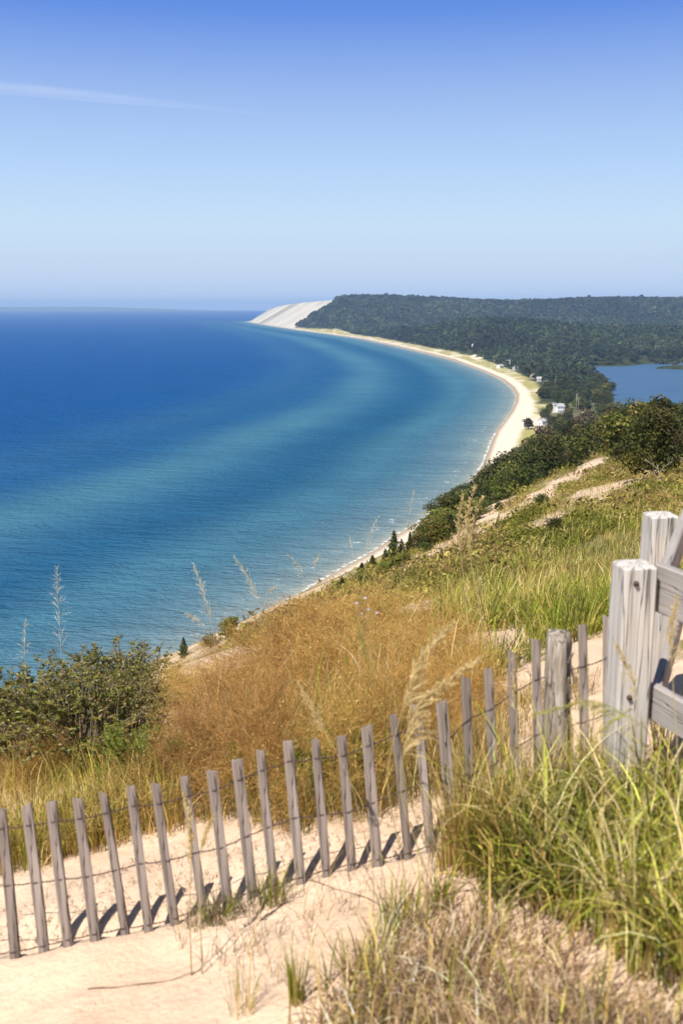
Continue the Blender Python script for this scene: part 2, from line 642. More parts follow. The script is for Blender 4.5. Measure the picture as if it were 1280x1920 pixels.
def ground_mat():
    m, n, l, o = new_mat('ground_cover')
    tc = n.new('ShaderNodeTexCoord')
    P = tc.outputs['Object']
    n1 = noise(n, l, P, 1.7, 6); n2 = noise(n, l, P, 38.0, 4); n3 = noise(n, l, P, .09, 6, .62); n4 = noise(n, l, P, .5, 5, .7); n5 = noise(n, l, P, 6.0, 5, .65)
    sand = ramp(n, l, n1, [(.3, (.52, .37, .255)), (.7, (.62, .46, .335))])
    sand = mix(n, l, math_(n, l, 'MULTIPLY', ramp(n, l, n2, [(.52, (0, 0, 0)), (.75, (1, 1, 1))]), .35), sand, (.36, .24, .15))
    beach = ramp(n, l, n4, [(.3, (.52, .44, .335)), (.7, (.66, .585, .465))])
    sand = mix(n, l, attr(n, 'pale'), sand, beach)
    dry = ramp(n, l, n4, [(.25, (.12, .085, .03)), (.5, (.21, .155, .06)), (.75, (.34, .25, .12))])
    green = ramp(n, l, n5, [(.3, (.11, .105, .03)), (.5, (.17, .15, .05)), (.7, (.27, .215, .085))])
    vg = mix(n, l, ramp(n, l, n3, [(.40, (0, 0, 0)), (.62, (1, 1, 1))]), dry, green)
    brk = math_(n, l, 'ADD', attr(n, 'veg'), math_(n, l, 'MULTIPLY_ADD', n5, .9, -.45))
    brk = math_(n, l, 'ADD', brk, math_(n, l, 'MULTIPLY_ADD', n4, .7, -.35))
    c = mix(n, l, ramp(n, l, brk, [(.40, (0, 0, 0)), (.58, (1, 1, 1))]), sand, vg)
    strip = ramp(n, l, n4, [(.3, (.22, .20, .06)), (.6, (.33, .29, .10)), (.8, (.46, .39, .20))])
    c = mix(n, l, attr(n, 'strip'), c, strip)
    c = mix(n, l, attr(n, 'forest'), c, ramp(n, l, n4, [(.3, (.022, .032, .010)), (.7, (.05, .055, .02))]))
    c = mix(n, l, attr(n, 'dune'), c, ramp(n, l, n4, [(.3, (.45, .41, .34)), (.7, (.55, .505, .43))]))
    c = mix(n, l, attr(n, 'scrub'), c, ramp(n, l, n4, [(.3, (.20, .18, .12)), (.7, (.34, .30, .22))]))
    c = mix(n, l, attr(n, 'wet'), c, (.30, .23, .165))
    p = n.new('ShaderNodeBsdfPrincipled')
    l.new(c, p.inputs['Base Color'])
    p.inputs['Roughness'].default_value = .92
    p.inputs['Specular IOR Level'].default_value = .12
    b = math_(n, l, 'ADD', math_(n, l, 'MULTIPLY', n5, .6), math_(n, l, 'MULTIPLY', n2, .25))
    l.new(bump(n, l, b, .8, .05), p.inputs['Normal'])
    l.new(p.outputs[0], o.inputs[0])
    return m


def water_mat(name, foam=True, chop=1.0, refl=.016):
    m, n, l, o = new_mat(name)
    tc = n.new('ShaderNodeTexCoord')
    mp = n.new('ShaderNodeMapping')
    mp.inputs['Rotation'].default_value = (0, 0, R(28))
    mp.inputs['Scale'].default_value = (.45, 1.0, 1)
    l.new(tc.outputs['Object'], mp.inputs['Vector'])
    w1 = noise(n, l, mp.outputs[0], .11, 3, .6)
    w2 = noise(n, l, mp.outputs[0], .55, 4, .65)
    w3 = noise(n, l, mp.outputs[0], .022, 4, .6)
    hgt = math_(n, l, 'ADD', math_(n, l, 'MULTIPLY', w1, 1.6), math_(n, l, 'MULTIPLY', w2, .8))
    c = attr(n, 'tint', 'Color')
    c = mix(n, l, math_(n, l, 'MULTIPLY', ramp(n, l, w3, [(.35, (0, 0, 0)), (.65, (1, 1, 1))]), .18), c, (.0, .018, .075))
    p = n.new('ShaderNodeBsdfPrincipled')
    if foam:
        fm = math_(n, l, 'ADD', attr(n, 'foam'), math_(n, l, 'MULTIPLY_ADD', w2, 1.7, -1.0))
        fm = math_(n, l, 'ADD', fm, math_(n, l, 'MULTIPLY_ADD', w1, .9, -.45))
        c = mix(n, l, ramp(n, l, fm, [(.62, (0, 0, 0)), (.74, (1, 1, 1))]), c, (.75, .76, .76))
    n.remove(p)
    bm_ = bump(n, l, hgt, 1.0, 3.4 * chop)
    p = n.new('ShaderNodeBsdfDiffuse')
    l.new(c, p.inputs[0]); l.new(bm_, p.inputs['Normal'])
    g = n.new('ShaderNodeBsdfGlossy')
    g.inputs['Roughness'].default_value = .28
    l.new(bm_, g.inputs['Normal'])
    ms = n.new('ShaderNodeMixShader')
    ms.inputs[0].default_value = refl
    l.new(p.outputs[0], ms.inputs[1]); l.new(g.outputs[0], ms.inputs[2]); l.new(ms.outputs[0], o.inputs[0])
    return m


M = {}
M['ground'] = ground_mat()
M['water'] = water_mat('lake_water')
M['pond'] = water_mat('inland_water', False, .35, .10)
M['grass'] = foliage_mat('grass_blades', .4, .6, .0, .12)
M['leaf'] = foliage_mat('shrub_leaves', .4, .42, .12, .4)
M['tree'] = foliage_mat('tree_leaves', .28, .6, .3, .2)
M['rusty'] = foliage_mat('rusty_stems', .3, .6, .10, .2, 4.5)
M['wood_far'] = foliage_mat('forest_leaves', .2, .7, .0, .15)
M['bark'] = simple_mat('bark', (.20, .16, .12), .9, 9, .4, .6, .05)
M['dead'] = simple_mat('dead_wood', (.46, .41, .35), .9, 7, .3, .4, .03)
M['picket'] = wood_mat('picket_wood', [(.085, .062, .050), (.25, .205, .18), (.43, .37, .33), (.28, .23, .20)], 1.2)
M['post'] = wood_mat('post_wood', [(.07, .05, .035), (.33, .28, .23), (.58, .52, .46), (.22, .17, .12)], .8)
M['rail'] = wood_mat('rail_wood', [(.26, .22, .19), (.58, .545, .50), (.74, .71, .66), (.47, .435, .40)], .7, stain=True)
M['wire'] = simple_mat('rusty_wire', (.075, .05, .045), .6, 60, .4, .2, .001, metal=.4)
M['wall_white'] = simple_mat('white_siding', (.78, .77, .74), .7, 1.5, .08)
M['wall_grey'] = simple_mat('grey_siding', (.42, .40, .37), .7, 1.5, .12)
M['wall_tan'] = simple_mat('tan_siding', (.46, .38, .30), .7, 1.5, .12)
M['roof'] = simple_mat('grey_shingles', (.34, .34, .35), .9, 3, .2)
M['roof_dark'] = simple_mat('brown_shingles', (.17, .145, .13), .9, 3, .2)
M['glass'] = simple_mat('window_glass', (.03, .04, .05), .1, 3, .1, 0, 0, spec=.6)
M['hull'] = simple_mat('white_hull', (.8, .8, .8), .3, 3, .04)
M['dark'] = simple_mat('dark_fittings', (.05, .05, .055), .5, 8, .2)
M['twig'] = simple_mat('dry_twig', (.23, .155, .11), .9, 20, .3)
M['petal'] = simple_mat('pale_petals', (.55, .52, .66), .7, 20, .1)

# ------------------------------------------------------------------ ground: one log-polar sheet, cut into the named parts of the setting
az = np.concatenate([np.linspace(-180, -60, 40)[:-1], np.linspace(-60, -22, 60)[:-1], np.linspace(-22, 24, 760)[:-1], np.linspace(24, 70, 80)[:-1], np.linspace(70, 180, 40)])
rr = np.concatenate([[0.3, .8, 1.3, 1.8], np.geomspace(2.2, 9, 170)[:-1], np.geomspace(9, 1000, 330)[:-1], np.geomspace(1000, 9500, 330)])
A_, R_ = np.meshgrid(R(1) * az, rr, indexing='ij')
GX, GY = R_ * np.sin(A_), R_ * np.cos(A_)
GZ = H(GX, GY)
gsd = shore(GX, GY)
grel = GX - xs(GY)
lsd = lake_sd(GX, GY)
GZ = np.where(lsd < 25, np.minimum(GZ, np.where(lsd < 0, LAKE_Z + np.maximum(lsd * .12, -3), LAKE_Z + .02 + lsd * .14)), GZ)
T_y = np.array([0, 900, 1187, 1245, 1420, 1720, 2060, 2500, 3050, 3950, 4700, 5200, 5350, 9000.])
T_w = np.array([12, 40, 26, 29, 37, 44, 54, 60, 56, 62, 40, 30, 28, 30.])
Tedge = np.interp(GY, T_y, T_w)
# width of the bare beach
B_w = np.interp(GY, [0, 300, 450, 650, 800, 950, 1080, 1190, 1300, 1500, 2000, 3000, 5000, 7600], [10, 10, 10, 12, 16, 19, 21, 17, 14, 14, 14, 14, 13, 12])
B_w = B_w * (.8 + .4 * fbm(GX / 30, GY / 30, 71))
# far white dune
dune = sst(5210, 5290, GY + 26 * (fbm(GX / 60, GY / 60, 9) - .5) + .10 * GZ) * sst(40, 10, GX - (xs(GY) + 330))
dstreak = fbm(GY / 250 + grel / 500, grel / 800, 24, 4)
dune_veg = np.clip(sst(.47, .60, dstreak) * .95 + sst(95, 150, GZ) * sst(.42, .6, fbm(GX / 40, GY / 90, 8)) * .8, 0, 1) * dune
forest = sst(-4, 6, grel - Tedge - 14 * (fbm(GX / 40, GY / 40, 61) - .5)) * sst(1130, 1180, GY) * (1 - dune)
# bare scarps in the trees along the coast
SCARP = [(742, 641, 26, 14), (722, 637, 22, 14), (856, 662, 14, 10), (886, 664, 9, 9), (893, 667, 14, 12), (650, 627, 34, 12), (690, 632, 26, 12), (820, 654, 12, 10)]
scarp = 0 * GX
for (px, py, sx, sy) in SCARP:
    q = atz(px, py, 9.0)
    scarp = np.maximum(scarp, np.exp(-((GX - q[0]) / sx) ** 2 - ((GY - q[1]) / (sy * 3)) ** 2))
forest = forest * (1 - sst(.35, .6, scarp))
forest = np.maximum(forest, .8 * sst(0, 10, grel - B_w - 18 - 10 * (fbm(GX / 20, GY / 20, 62) - .5)) * sst(800, 880, GY) * sst(1190, 1130, GY))
strip = sst(0, 8, grel - B_w) * sst(980, 1060, GY) * (1 - dune) * (.35 + .65 * sst(.34, .5, fbm(GX / 14, GY / 22, 77)))
strip = np.maximum(strip, sst(2, 9, grel - B_w) * sst(700, 780, GY) * sst(960, 900, GY) * sst(60, 40, grel))
strip = strip * (1 - sst(.3, .55, scarp))
gr = np.hypot(GX, GY)
# vegetation on the near bluff: sand blow-outs lie as long bands across the face
band = fbm((GX * .8 - GY * .35) / 9, (GX * .35 + GY * .8) / 46, 15, 4)
veg = sst(14, 40, grel) * (.46 + .50 * sst(.30, .60, band))
nearv = fbm(GX * .6, GY * .6, 18, 3)
fy = np.interp(GX, FENCE[:, 0], FENCE[:, 1])
veg_near = np.clip(.1 + .7 * sst(.45, .7, nearv) * sst(1.2, 2.5, GY - fy), 0, 1) * sst(-.2, .8, GY - fy)
w_ = sst(9, 16, gr)
veg = veg * w_ + veg_near * (1 - w_)
# blow-out streaks read off the photograph and thrown on to the land
STREAK = [[(600, 1128), (700, 1092), (800, 1050), (880, 1010), (945, 965), (1010, 935), (1060, 905), (1118, 862)],
          [(790, 1040), (850, 1012), (905, 965), (960, 925), (1000, 905)], [(985, 1000), (1060, 955), (1110, 915)], [(1100, 945), (1180, 905), (1230, 880)]]
_sq = [hit(np.array(s_, float)[:, 0], np.array(s_, float)[:, 1])[:, :2] for s_ in STREAK]


def bare_mask(x, y):
    """1 on the bare sand streaks of the bluff face"""
    out_ = np.zeros(np.shape(x))
    for k, q in enumerate(_sq):
        d = np.full(np.shape(x), 1e9)
        for i in range(len(q) - 1):
            a, b = q[i], q[i + 1]
            e = b - a
            t = np.clip(((x - a[0]) * e[0] + (y - a[1]) * e[1]) / (e @ e), 0, 1)
            wd = .35 + .016 * np.hypot(a[0] + t * e[0], a[1] + t * e[1])
            d = np.minimum(d, np.hypot(x - a[0] - t * e[0], y - a[1] - t * e[1]) / wd)
        out_ = np.maximum(out_, (.74 if k < 2 else .5) * sst(1.7, .2, d + 1.1 * (fbm(x / 4, y / 4, 90 + k, 3) - .5)))
    return out_


veg = veg * (1 - bare_mask(GX, GY))
veg = veg * (1 - sst(850, 1000, GY))
bluff_forest = sst(150, 230, GY) * sst(60, 120, grel) * sst(900, 700, GY) * .75
wet = sst(5.5, 1.5, gsd)
pale = np.clip(sst(30, 4, grel - B_w) * sst(60, 200, gr) + sst(1000, 1100, GY), 0, 1)

ni, nj = GX.shape
idx = np.arange(ni * nj).reshape(ni, nj)
Q = np.stack([idx[:-1, :-1], idx[1:, :-1], idx[1:, 1:], idx[:-1, 1:]], -1)
c4 = lambda a: .25 * (a[:-1, :-1] + a[1:, :-1] + a[1:, 1:] + a[:-1, 1:])
q_under = (c4(grel) < -40) & (c4(GY) > 60)
q_beach = (c4(grel) < c4(B_w) + 4) & (c4(GZ) < 6) & ~q_under
q_dune = (c4(dune) > .5) & ~q_beach & ~q_under
q_hill = (c4(GY) > 1060) & ~q_beach & ~q_under & ~q_dune
q_bluff = ~(q_under | q_beach | q_dune | q_hill)
V_all = np.stack([GX, GY, GZ], -1).reshape(-1, 3)
ATT = dict(veg=veg, forest=np.maximum(forest, bluff_forest), strip=strip, scrub=np.clip(dune_veg * .85 + dune * .5 * sst(.45, .62, fbm(GY / 60 + grel / 500, grel / 600, 25, 4)), 0, 1), dune=dune, wet=wet, pale=np.maximum(pale, dune))
for nm, msk in (('bluff_ground', q_bluff), ('beach', q_beach), ('sand_dune', q_dune), ('hills', q_hill)):
    f = Q[msk].reshape(-1, 4)
    f = f[:, ::-1]
    used, inv = np.unique(f, return_inverse=True)
    b = MB(); b.add(V_all[used], inv.reshape(-1, 4))
    o = b.build(nm, M['ground'], attrs={k: v.ravel()[used] for k, v in ATT.items()})
    tag(o, {'bluff_ground': 'sandy grass-covered bluff falling away to the lake', 'beach': 'narrow curving pale sand beach along the bay',
            'sand_dune': 'steep bare white sand dune at the far point', 'hills': 'low land and long wooded ridge behind the bay'}[nm],
        {'bluff_ground': 'ground', 'beach': 'beach', 'sand_dune': 'sand dune', 'hills': 'hills'}[nm], kind='structure')

# ------------------------------------------------------------------ lake and inland water
az = np.concatenate([np.linspace(-75, -22, 60)[:-1], np.linspace(-22, 24, 420)[:-1], np.linspace(24, 60, 30)])
rr = np.concatenate([np.geomspace(60, 9000, 420)[:-1], np.geomspace(9000, 26600, 40)])
A_, R_ = np.meshgrid(R(1) * az, rr, indexing='ij')
LX, LY = R_ * np.sin(A_), R_ * np.cos(A_)
d = -shore(LX, LY)
d = np.where(LY > 7000, np.maximum(d, np.hypot(LX + 700, LY - 7650) * .0 + d), d)
wob = 30 * (fbm(LX / 260, LY / 260, 41) - .5)
dd = d + wob * sst(20, 120, d)
st = np.array([-50, 0, 8, 28, 60, 120, 220, 420, 900, 2500, 9000])
cr = np.array([(.30, .25, .19), (.26, .22, .17), (.14, .16, .155), (.075, .12, .14), (.032, .085, .122), (.006, .055, .108), (.0, .046, .118), (.0, .042, .130), (.0, .041, .138), (.0, .041, .140), (.0, .041, .142)]) * np.array([1.3, 1.58, 1.72])
wc = np.stack([np.interp(dd, st, cr[:, k]) for k in range(3)], -1)
bar = .50 * np.exp(-((dd - 74) / 20) ** 2) + .62 * np.exp(-((dd - 205) / 46) ** 2) * sst(9000, 3000, LY) * 1.15 + .18 * np.exp(-((dd - 330) / 60) ** 2)
bar = np.clip(bar * (.6 + .8 * fbm(LX / 130, LY / 130, 43)), 0, 1)
wc = wc * (1 - bar[..., None]) + np.array([.06, .185, .255]) * bar[..., None]
foam = .85 * np.exp(-(d / 3.0) ** 2) + .54 * np.exp(-((d - 14) / 9) ** 2) + .16 * np.exp(-((d - 45) / 22) ** 2) - .25 * sst(60, 130, d) - .6 * sst(120, 300, d)
ni, nj = LX.shape
idx = np.arange(ni * nj).reshape(ni, nj)
Q = np.stack([idx[:-1, :-1], idx[:-1, 1:], idx[1:, 1:], idx[1:, :-1]], -1)
Q = Q[(c4(d) > -60)]
used, inv = np.unique(Q, return_inverse=True)
b = MB(); b.add(np.stack([LX, LY, 0 * LX], -1).reshape(-1, 3)[used], inv.reshape(-1, 4)[:, ::-1], wc.reshape(-1, 3)[used])
o = b.build('lake', M['water'], tint=True, attrs=dict(foam=foam.ravel()[used]))
tag(o, 'great blue lake paling to turquoise over sand bars along the shore', 'lake', kind='structure')
# inland lake
gx, gy = np.meshgrid(np.linspace(_lw[:, 0].min() - 40, _lw[:, 0].max() + 40, 60), np.linspace(_lw[:, 1].min() - 40, _lw[:, 1].max() + 40, 60), indexing='ij')
idx = np.arange(3600).reshape(60, 60)
Q = np.stack([idx[:-1, :-1], idx[1:, :-1], idx[1:, 1:], idx[:-1, 1:]], -1)
Q = Q[c4(poly_sd(gx, gy, _lw)) < 30]
used, inv = np.unique(Q, return_inverse=True)
b = MB(); b.add(np.stack([gx, gy, 0 * gx + LAKE_Z], -1).reshape(-1, 3)[used], inv.reshape(-1, 4), (.05, .11, .20))
tag(b.build('inland_lake', M['pond'], tint=True), 'small blue inland lake behind the trees at the right', 'lake', kind='structure')

# far coast across the lake
b = MB()
t = np.linspace(-12500, -2400, 160)
yy = 24500 + 900 * (fbm(t / 2500, t * 0, 51) - .5)
hh = (98 + 26 * (fbm(t / 1600, t * 0, 52) - .5) + 8 * (fbm(t / 220, t * 0, 53) - .5)) * sst(-2400, -6500, t) * .9 + 6
prof = [(-300, -.05), (-160, .10), (0, .7), (250, 1.0), (900, .95), (1800, -.05)]
V = np.array([[(t[i], yy[i] + a, hh[i] * k) for a, k in prof] for i in range(len(t))])
idx = np.arange(V.shape[0] * len(prof)).reshape(V.shape[0], -1)
Q = np.stack([idx[:-1, :-1], idx[1:, :-1], idx[1:, 1:], idx[:-1, 1:]], -1).reshape(-1, 4)
b.add(V, Q)
M['coast'] = simple_mat('far_coast_woods', (.07, .085, .06), .9, .004, .4)
tag(b.build('far_hills', M['coast']), 'faint blue wooded coast on the horizon across the lake', 'hills', kind='structure')

# ------------------------------------------------------------------ far woods: one mass of thousands of crowns
def crowns_mass(name, label, C, rad, nq, cols, flat=.8, q=.5):
    N = len(C)
    dirs = rng.normal(size=(N, nq, 3)); dirs[..., 2] = np.abs(dirs[..., 2]) * 1.1 - .25
    dirs /= np.linalg.norm(dirs, axis=2)[..., None]
    rr_ = U(.72, 1.06, (N, nq, 1))
    P = C[:, None] + dirs * rr_ * rad[:, None, None] * np.array([1, 1, flat])
    nr = dirs + .45 * rng.normal(size=dirs.shape)
    sz = rad[:, None] * q * U(.7, 1.3, (N, nq))
    base = mixcol(cols, N, amt=.38) * (.72 + .56 * sst(.3, .7, fbm(C[:, 0] / 170, C[:, 1] / 230, 201, 3)))[:, None] * (1 + .25 * (fbm(C[:, 0] / 90, C[:, 1] / 140, 205, 2) - .5)[:, None] * np.array([1.6, .2, -.4]))
    col = np.clip(base[:, None] * U(.75, 1.25, (N, nq, 1)), 0, 1)
    mb = MB()
    leafquads(mb, P.reshape(-1, 3), sz.ravel(), nr.reshape(-1, 3), col.reshape(-1, 3), .8)
    return tag(mb.build(name, M['wood_far'], tint=True, smooth=False), label, 'woods', kind='stuff')


def land_masks(x, y):
    rel = x - xs(y)
    Te = np.interp(y, T_y, T_w)
    f = (rel - Te - 14 * (fbm(x / 40, y / 40, 61) - .5) > 1) & (lake_sd(x, y) > 6)
    du = (y + .10 * H(x, y) > 5235) & (x - xs(y) < 320)
    for (px, py, sx, sy) in SCARP:
        qq = atz(px, py, 9.0)
        f &= np.exp(-((x - qq[0]) / sx) ** 2 - ((y - qq[1]) / (sy * 3)) ** 2) < .42
    return f & ~du


def polar_pts(n, a0, a1, r0, r1):
    a = R(1) * U(a0, a1, n); r = np.exp(U(math.log(r0), math.log(r1), n))
    return r * np.sin(a), r * np.cos(a), r


GREENS = [(.030, .046, .018), (.042, .058, .022), (.022, .036, .015), (.052, .062, .024), (.038, .044, .020), (.026, .040, .018)]
HOUSES = [  # px, py of the base, width, depth, height, turn, wall, roof, label
    (1047, 773, 9, 8, 6.5, 20, 'wall_white', 'roof', 'tall white beach house with square tower beside the sandy clearing'),
    (937, 690, 11, 8, 4.0, 40, 'wall_white', 'roof', 'long low white beach cottage at the edge of the dune grass'),
    (952, 684, 8, 8, 6.5, -10, 'wall_white', 'roof_dark', 'two storey white beach house half hidden in the trees'),
    (931, 675, 8, 7, 5.0, 10, 'wall_white', 'roof', 'small white cottage alone among trees behind the tall pole'),
    (966, 694, 9, 7, 4.5, 30, 'wall_grey', 'roof', 'grey cottage among trees between the white ones and the tan one'),
    (1001, 710, 10, 8, 5.0, 25, 'wall_tan', 'roof_dark', 'tan beach cottage with brown roof at the tree line'),
    (1010, 716, 7, 7, 5.0, -15, 'wall_grey', 'roof', 'small grey cottage just below the tan cottage'),
    (1024, 722, 9, 7, 3.6, 10, 'wall_white', 'roof', 'low white cottage at the top corner of the dark grove'),
    (1017, 797, 7, 6, 4.0, 30, 'wall_white', 'roof', 'white cottage peeping out of the trees by the bright sand'),
    (1098, 783, 8, 6, 3.6, -20, 'wall_tan', 'roof', 'cream cottage low in the trees right of the white tower house'),
    (889, 652, 11, 9, 6.0, 20, 'wall_white', 'roof', 'white house high on the wooded rise above the bare scarp')]
hp = []
for h_ in HOUSES:
    q = hit([h_[0]], [h_[1]], lo=850, hi=5000, n=500)[0]
    hp.append([q[0], q[1], float(H(q[0], q[1]))])
hp = np.array(hp)
print('houses', np.round(hp, 0).tolist())


def clear_of_houses(x, y):
    k = np.ones(len(x), bool)
    for p in hp:
        r_ = np.hypot(p[0], p[1]); ux, uy = p[0] / r_, p[1] / r_
        along = (x - p[0]) * ux + (y - p[1]) * uy; across = (x - p[0]) * uy - (y - p[1]) * ux
        k &= ~((np.abs(across) < 7) & (along > -38) & (along < 8))
    return k


def far_wood(n, r0, r1, nq, kr, name, label, q):
    x, y, r = polar_pts(n, -9, 25, r0, r1)
    k = land_masks(x, y) & (y > 1150)
    yr = 5300 - .25 * np.maximum(x + 34, 0)
    k &= y < yr + 420
    x, y, r = x[k], y[k], r[k]
    k = clear_of_houses(x, y); x, y, r = x[k], y[k], r[k]
    rad = np.maximum(4.2, kr * r) * np.exp(rng.normal(size=len(r)) * .2)
    z = H(x, y) + np.minimum(rad * .9, 8) + U(0, 4, len(r))
    z = np.where(lake_sd(x, y) < 30, z - 1.5, z)
    print(name, len(x))
    return crowns_mass(name, label, np.stack([x, y, z], 1), rad, nq, GREENS, .85, q)


far_wood(36000, 2500, 6200, 13, .0021, 'far_woods', 'blue-green woods covering the long ridge beyond the bay', .55)
far_wood(6500, 1420, 2600, 50, .0030, 'lowland_woods', 'darker woods on the low ground between beach and inland lake', .34)
# little woods on the near end of the white dune
x = U(-560, -300, 400); y = U(6000, 7000, 400)


# ------------------------------------------------------------------ single trees
def grow(mb, p, d, L, r, depth, tips, col=None, bend=.25, up=.15, kids=(2, 4)):
    n = 6
    P = [np.array(p, float)]
    d = np.array(d, float)
    for i in range(n):
        d = d + rng.normal(size=3) * bend * .35 + np.array([0, 0, up * .25])
        d /= np.linalg.norm(d)
        P.append(P[-1] + d * L / n)
    P = np.array(P)
    rad = r * np.linspace(1, .45 if depth > 0 else .18, n + 1)
    tube(mb, P, rad, 7 if depth > 1 else 5, col)
    tips.append(P[-1]); tips.append(P[n // 2 + 1])
    if depth > 0:
        for k in range(rng.integers(kids[0], kids[1] + 1)):
            i = rng.integers(2, n + 1)
            a = U(0, 2 * np.pi)
            dd_ = d * .75 + np.array([math.cos(a), math.sin(a), U(-.1, .5)]) * U(.6, 1.1)
            dd_ /= np.linalg.norm(dd_)
            grow(mb, P[i], dd_, L * U(.5, .72), rad[i] * .62, depth - 1, tips, col, bend, up, kids)


def make_broadleaf(name, h, wd, cols, nblob=15, per=95, dense=1.0, ls=1.0):
    root = empty(name, (0, 0, 0))
    t = MB(); tips = []
    grow(t, (0, 0, -.4), (U(-.1, .1), U(-.1, .1), 1), h * .62, h * .028, 2, tips, kids=(3, 5))
    t.build('trunk', M['bark'], root)
    c = MB()
    tp = np.array(tips); tp = tp[tp[:, 2] > h * .25]
    cen = []
    for k in range(nblob):
        f = (k + .5) / nblob
        zz = h * (.22 + .68 * f)
        rad = wd * .5 * math.sin(math.pi * min(1, (.18 + .76 * f))) ** .7
        a = k * 2.4 + U(-.5, .5)
        cen.append((math.cos(a) * rad * U(.45, .85), math.sin(a) * rad * U(.45, .85), zz))
    cen += [tuple(tp[i]) for i in rng.choice(len(tp), min(8, len(tp)), False)]
    cen = np.array(cen)
    br = wd * U(.15, .25, len(cen))
    for p, r_ in zip(cen, br):
        n = int(per * dense)
        dr = rng.normal(size=(n, 3)); dr /= np.linalg.norm(dr, axis=1)[:, None]
        P = p + dr * r_ * (U(.25, 1.0, (n, 1)) ** .45) * np.array([1.1, 1.1, .8])
        bc = mixcol(cols, 1, amt=.4)[0]
        leafquads(c, P, h * ls * U(.022, .048, n), dr + .7 * rng.normal(size=(n, 3)) + np.array([0, 0, .4]), np.clip(bc * U(.7, 1.35, (n, 1)) * (1 + U(-.1, .1, (n, 3))), 0, 1), .7, .15)
    c.build('crown', M['tree'], root, tint=True, smooth=False)
    return root


def make_conifer(name, h, wd, cols, tiers=16):
    root = empty(name, (0, 0, 0))
    t = MB()
    tube(t, [(0, 0, -.3), (U(-.05, .05), 0, h * .4), (0, U(-.05, .05), h * .97)], [h * .022, h * .014, h * .003], 7)
    c = MB()
    for k in range(tiers):
        f = (k + .4) / tiers
        zz = h * (.08 + .9 * f)
        rr2 = wd * .5 * (1 - f) ** .8 * U(.75, 1.2)
        nb = rng.integers(6, 9)
        for j in range(nb):
            a = 2 * math.pi * (j + U(-.3, .3)) / nb + k
            L = rr2 * U(.7, 1.15) + .08
            e = np.array([math.cos(a) * L, math.sin(a) * L, zz + L * U(-.15, .35)])
            s0 = np.array([0, 0, zz])
            tube(t, [s0, e], [h * .004, h * .0012], 4, cap=False)
            n = int(12 + 20 * L / (wd * .5))
            u = U(.15, 1, n) ** .7
            P = s0 + (e - s0) * u[:, None] + rng.normal(size=(n, 3)) * L * .12
            bc = mixcol(cols, 1, amt=.25)[0]
            leafquads(c, P, h * U(.018, .035, n), rng.normal(size=(n, 3)) + np.array([0, 0, .6]), np.clip(bc * U(.7, 1.4, (n, 1)), 0, 1), .45, .1)
    t.build('trunk', M['bark'], root)
    c.build('crown', M['tree'], root, tint=True, smooth=False)
    return root


def make_dead(name, h, lean=(0.1, 0), depth=2):
    t = MB(); tips = []
    grow(t, (0, 0, -.3), (lean[0], lean[1], 1), h * .75, h * .016, depth, tips, kids=(3, 4), bend=.2, up=.1)
    return t.build(name, M['dead'])


DARK = [(.045, .060, .012), (.058, .072, .015), (.072, .082, .018), (.082, .076, .022), (.036, .050, .012)]
OLIVE = [(.10, .112, .018), (.13, .135, .022), (.085, .10, .018), (.155, .14, .035)]
BROWN = [(.115, .080, .035), (.09, .072, .028), (.075, .072, .022), (.135, .085, .042)]
PURPLE = [(.085, .045, .042), (.07, .04, .035), (.06, .05, .03)]
PROTO = {
    'dark': [make_broadleaf('broadleaf_tree', 9, 7.5, DARK), make_broadleaf('broadleaf_tree', 9, 8.4, DARK + OLIVE[:2], 22, 210, ls=.62)],
    'olive': [make_broadleaf('broadleaf_tree', 8, 7, OLIVE), make_broadleaf('broadleaf_tree', 7, 8, OLIVE + DARK[:2], 18, 170, ls=.7)],
    'brown': [make_broadleaf('broadleaf_tree', 8, 7, BROWN, dense=.8)],
    'purple': [make_broadleaf('broadleaf_tree', 7, 5.5, PURPLE, 12, dense=.8)],
    'conifer': [make_conifer('conifer_tree', 9, 4.2, [(.055, .075, .02), (.075, .09, .024), (.09, .095, .03)]), make_conifer('conifer_tree', 9, 5.5, [(.035, .05, .017), (.045, .06, .02)], 14)],
}
PH = {'dark': (9, 9), 'olive': (8, 7), 'brown': (8,), 'purple': (7,), 'conifer': (9, 9)}
USED = set()


def plant(kind, pos, hh, label, cat, group, k=None, squash=1.0):
    k = rng.integers(len(PROTO[kind])) if k is None else k
    p = PROTO[kind][k]
    if (kind, k) in USED: o = copy_tree(p)
    else: o = p; USED.add((kind, k))
    s_ = hh / PH[kind][k]
    o.location = [float(v) for v in pos]
    o.rotation_euler = (0, 0, U(0, 6.28))
    w_ = s_ * squash * U(.9, 1.15)
    o.scale = (w_, w_, s_)
    tag(o, label, cat, group)
    return o


LBL = {'dark': 'dark green bushy tree in the wood on the shoulder of the bluff', 'olive': 'yellowish green bushy tree in the wood on the shoulder of the bluff',
       'brown': 'brownish sparse tree in the wood on the shoulder of the bluff'}
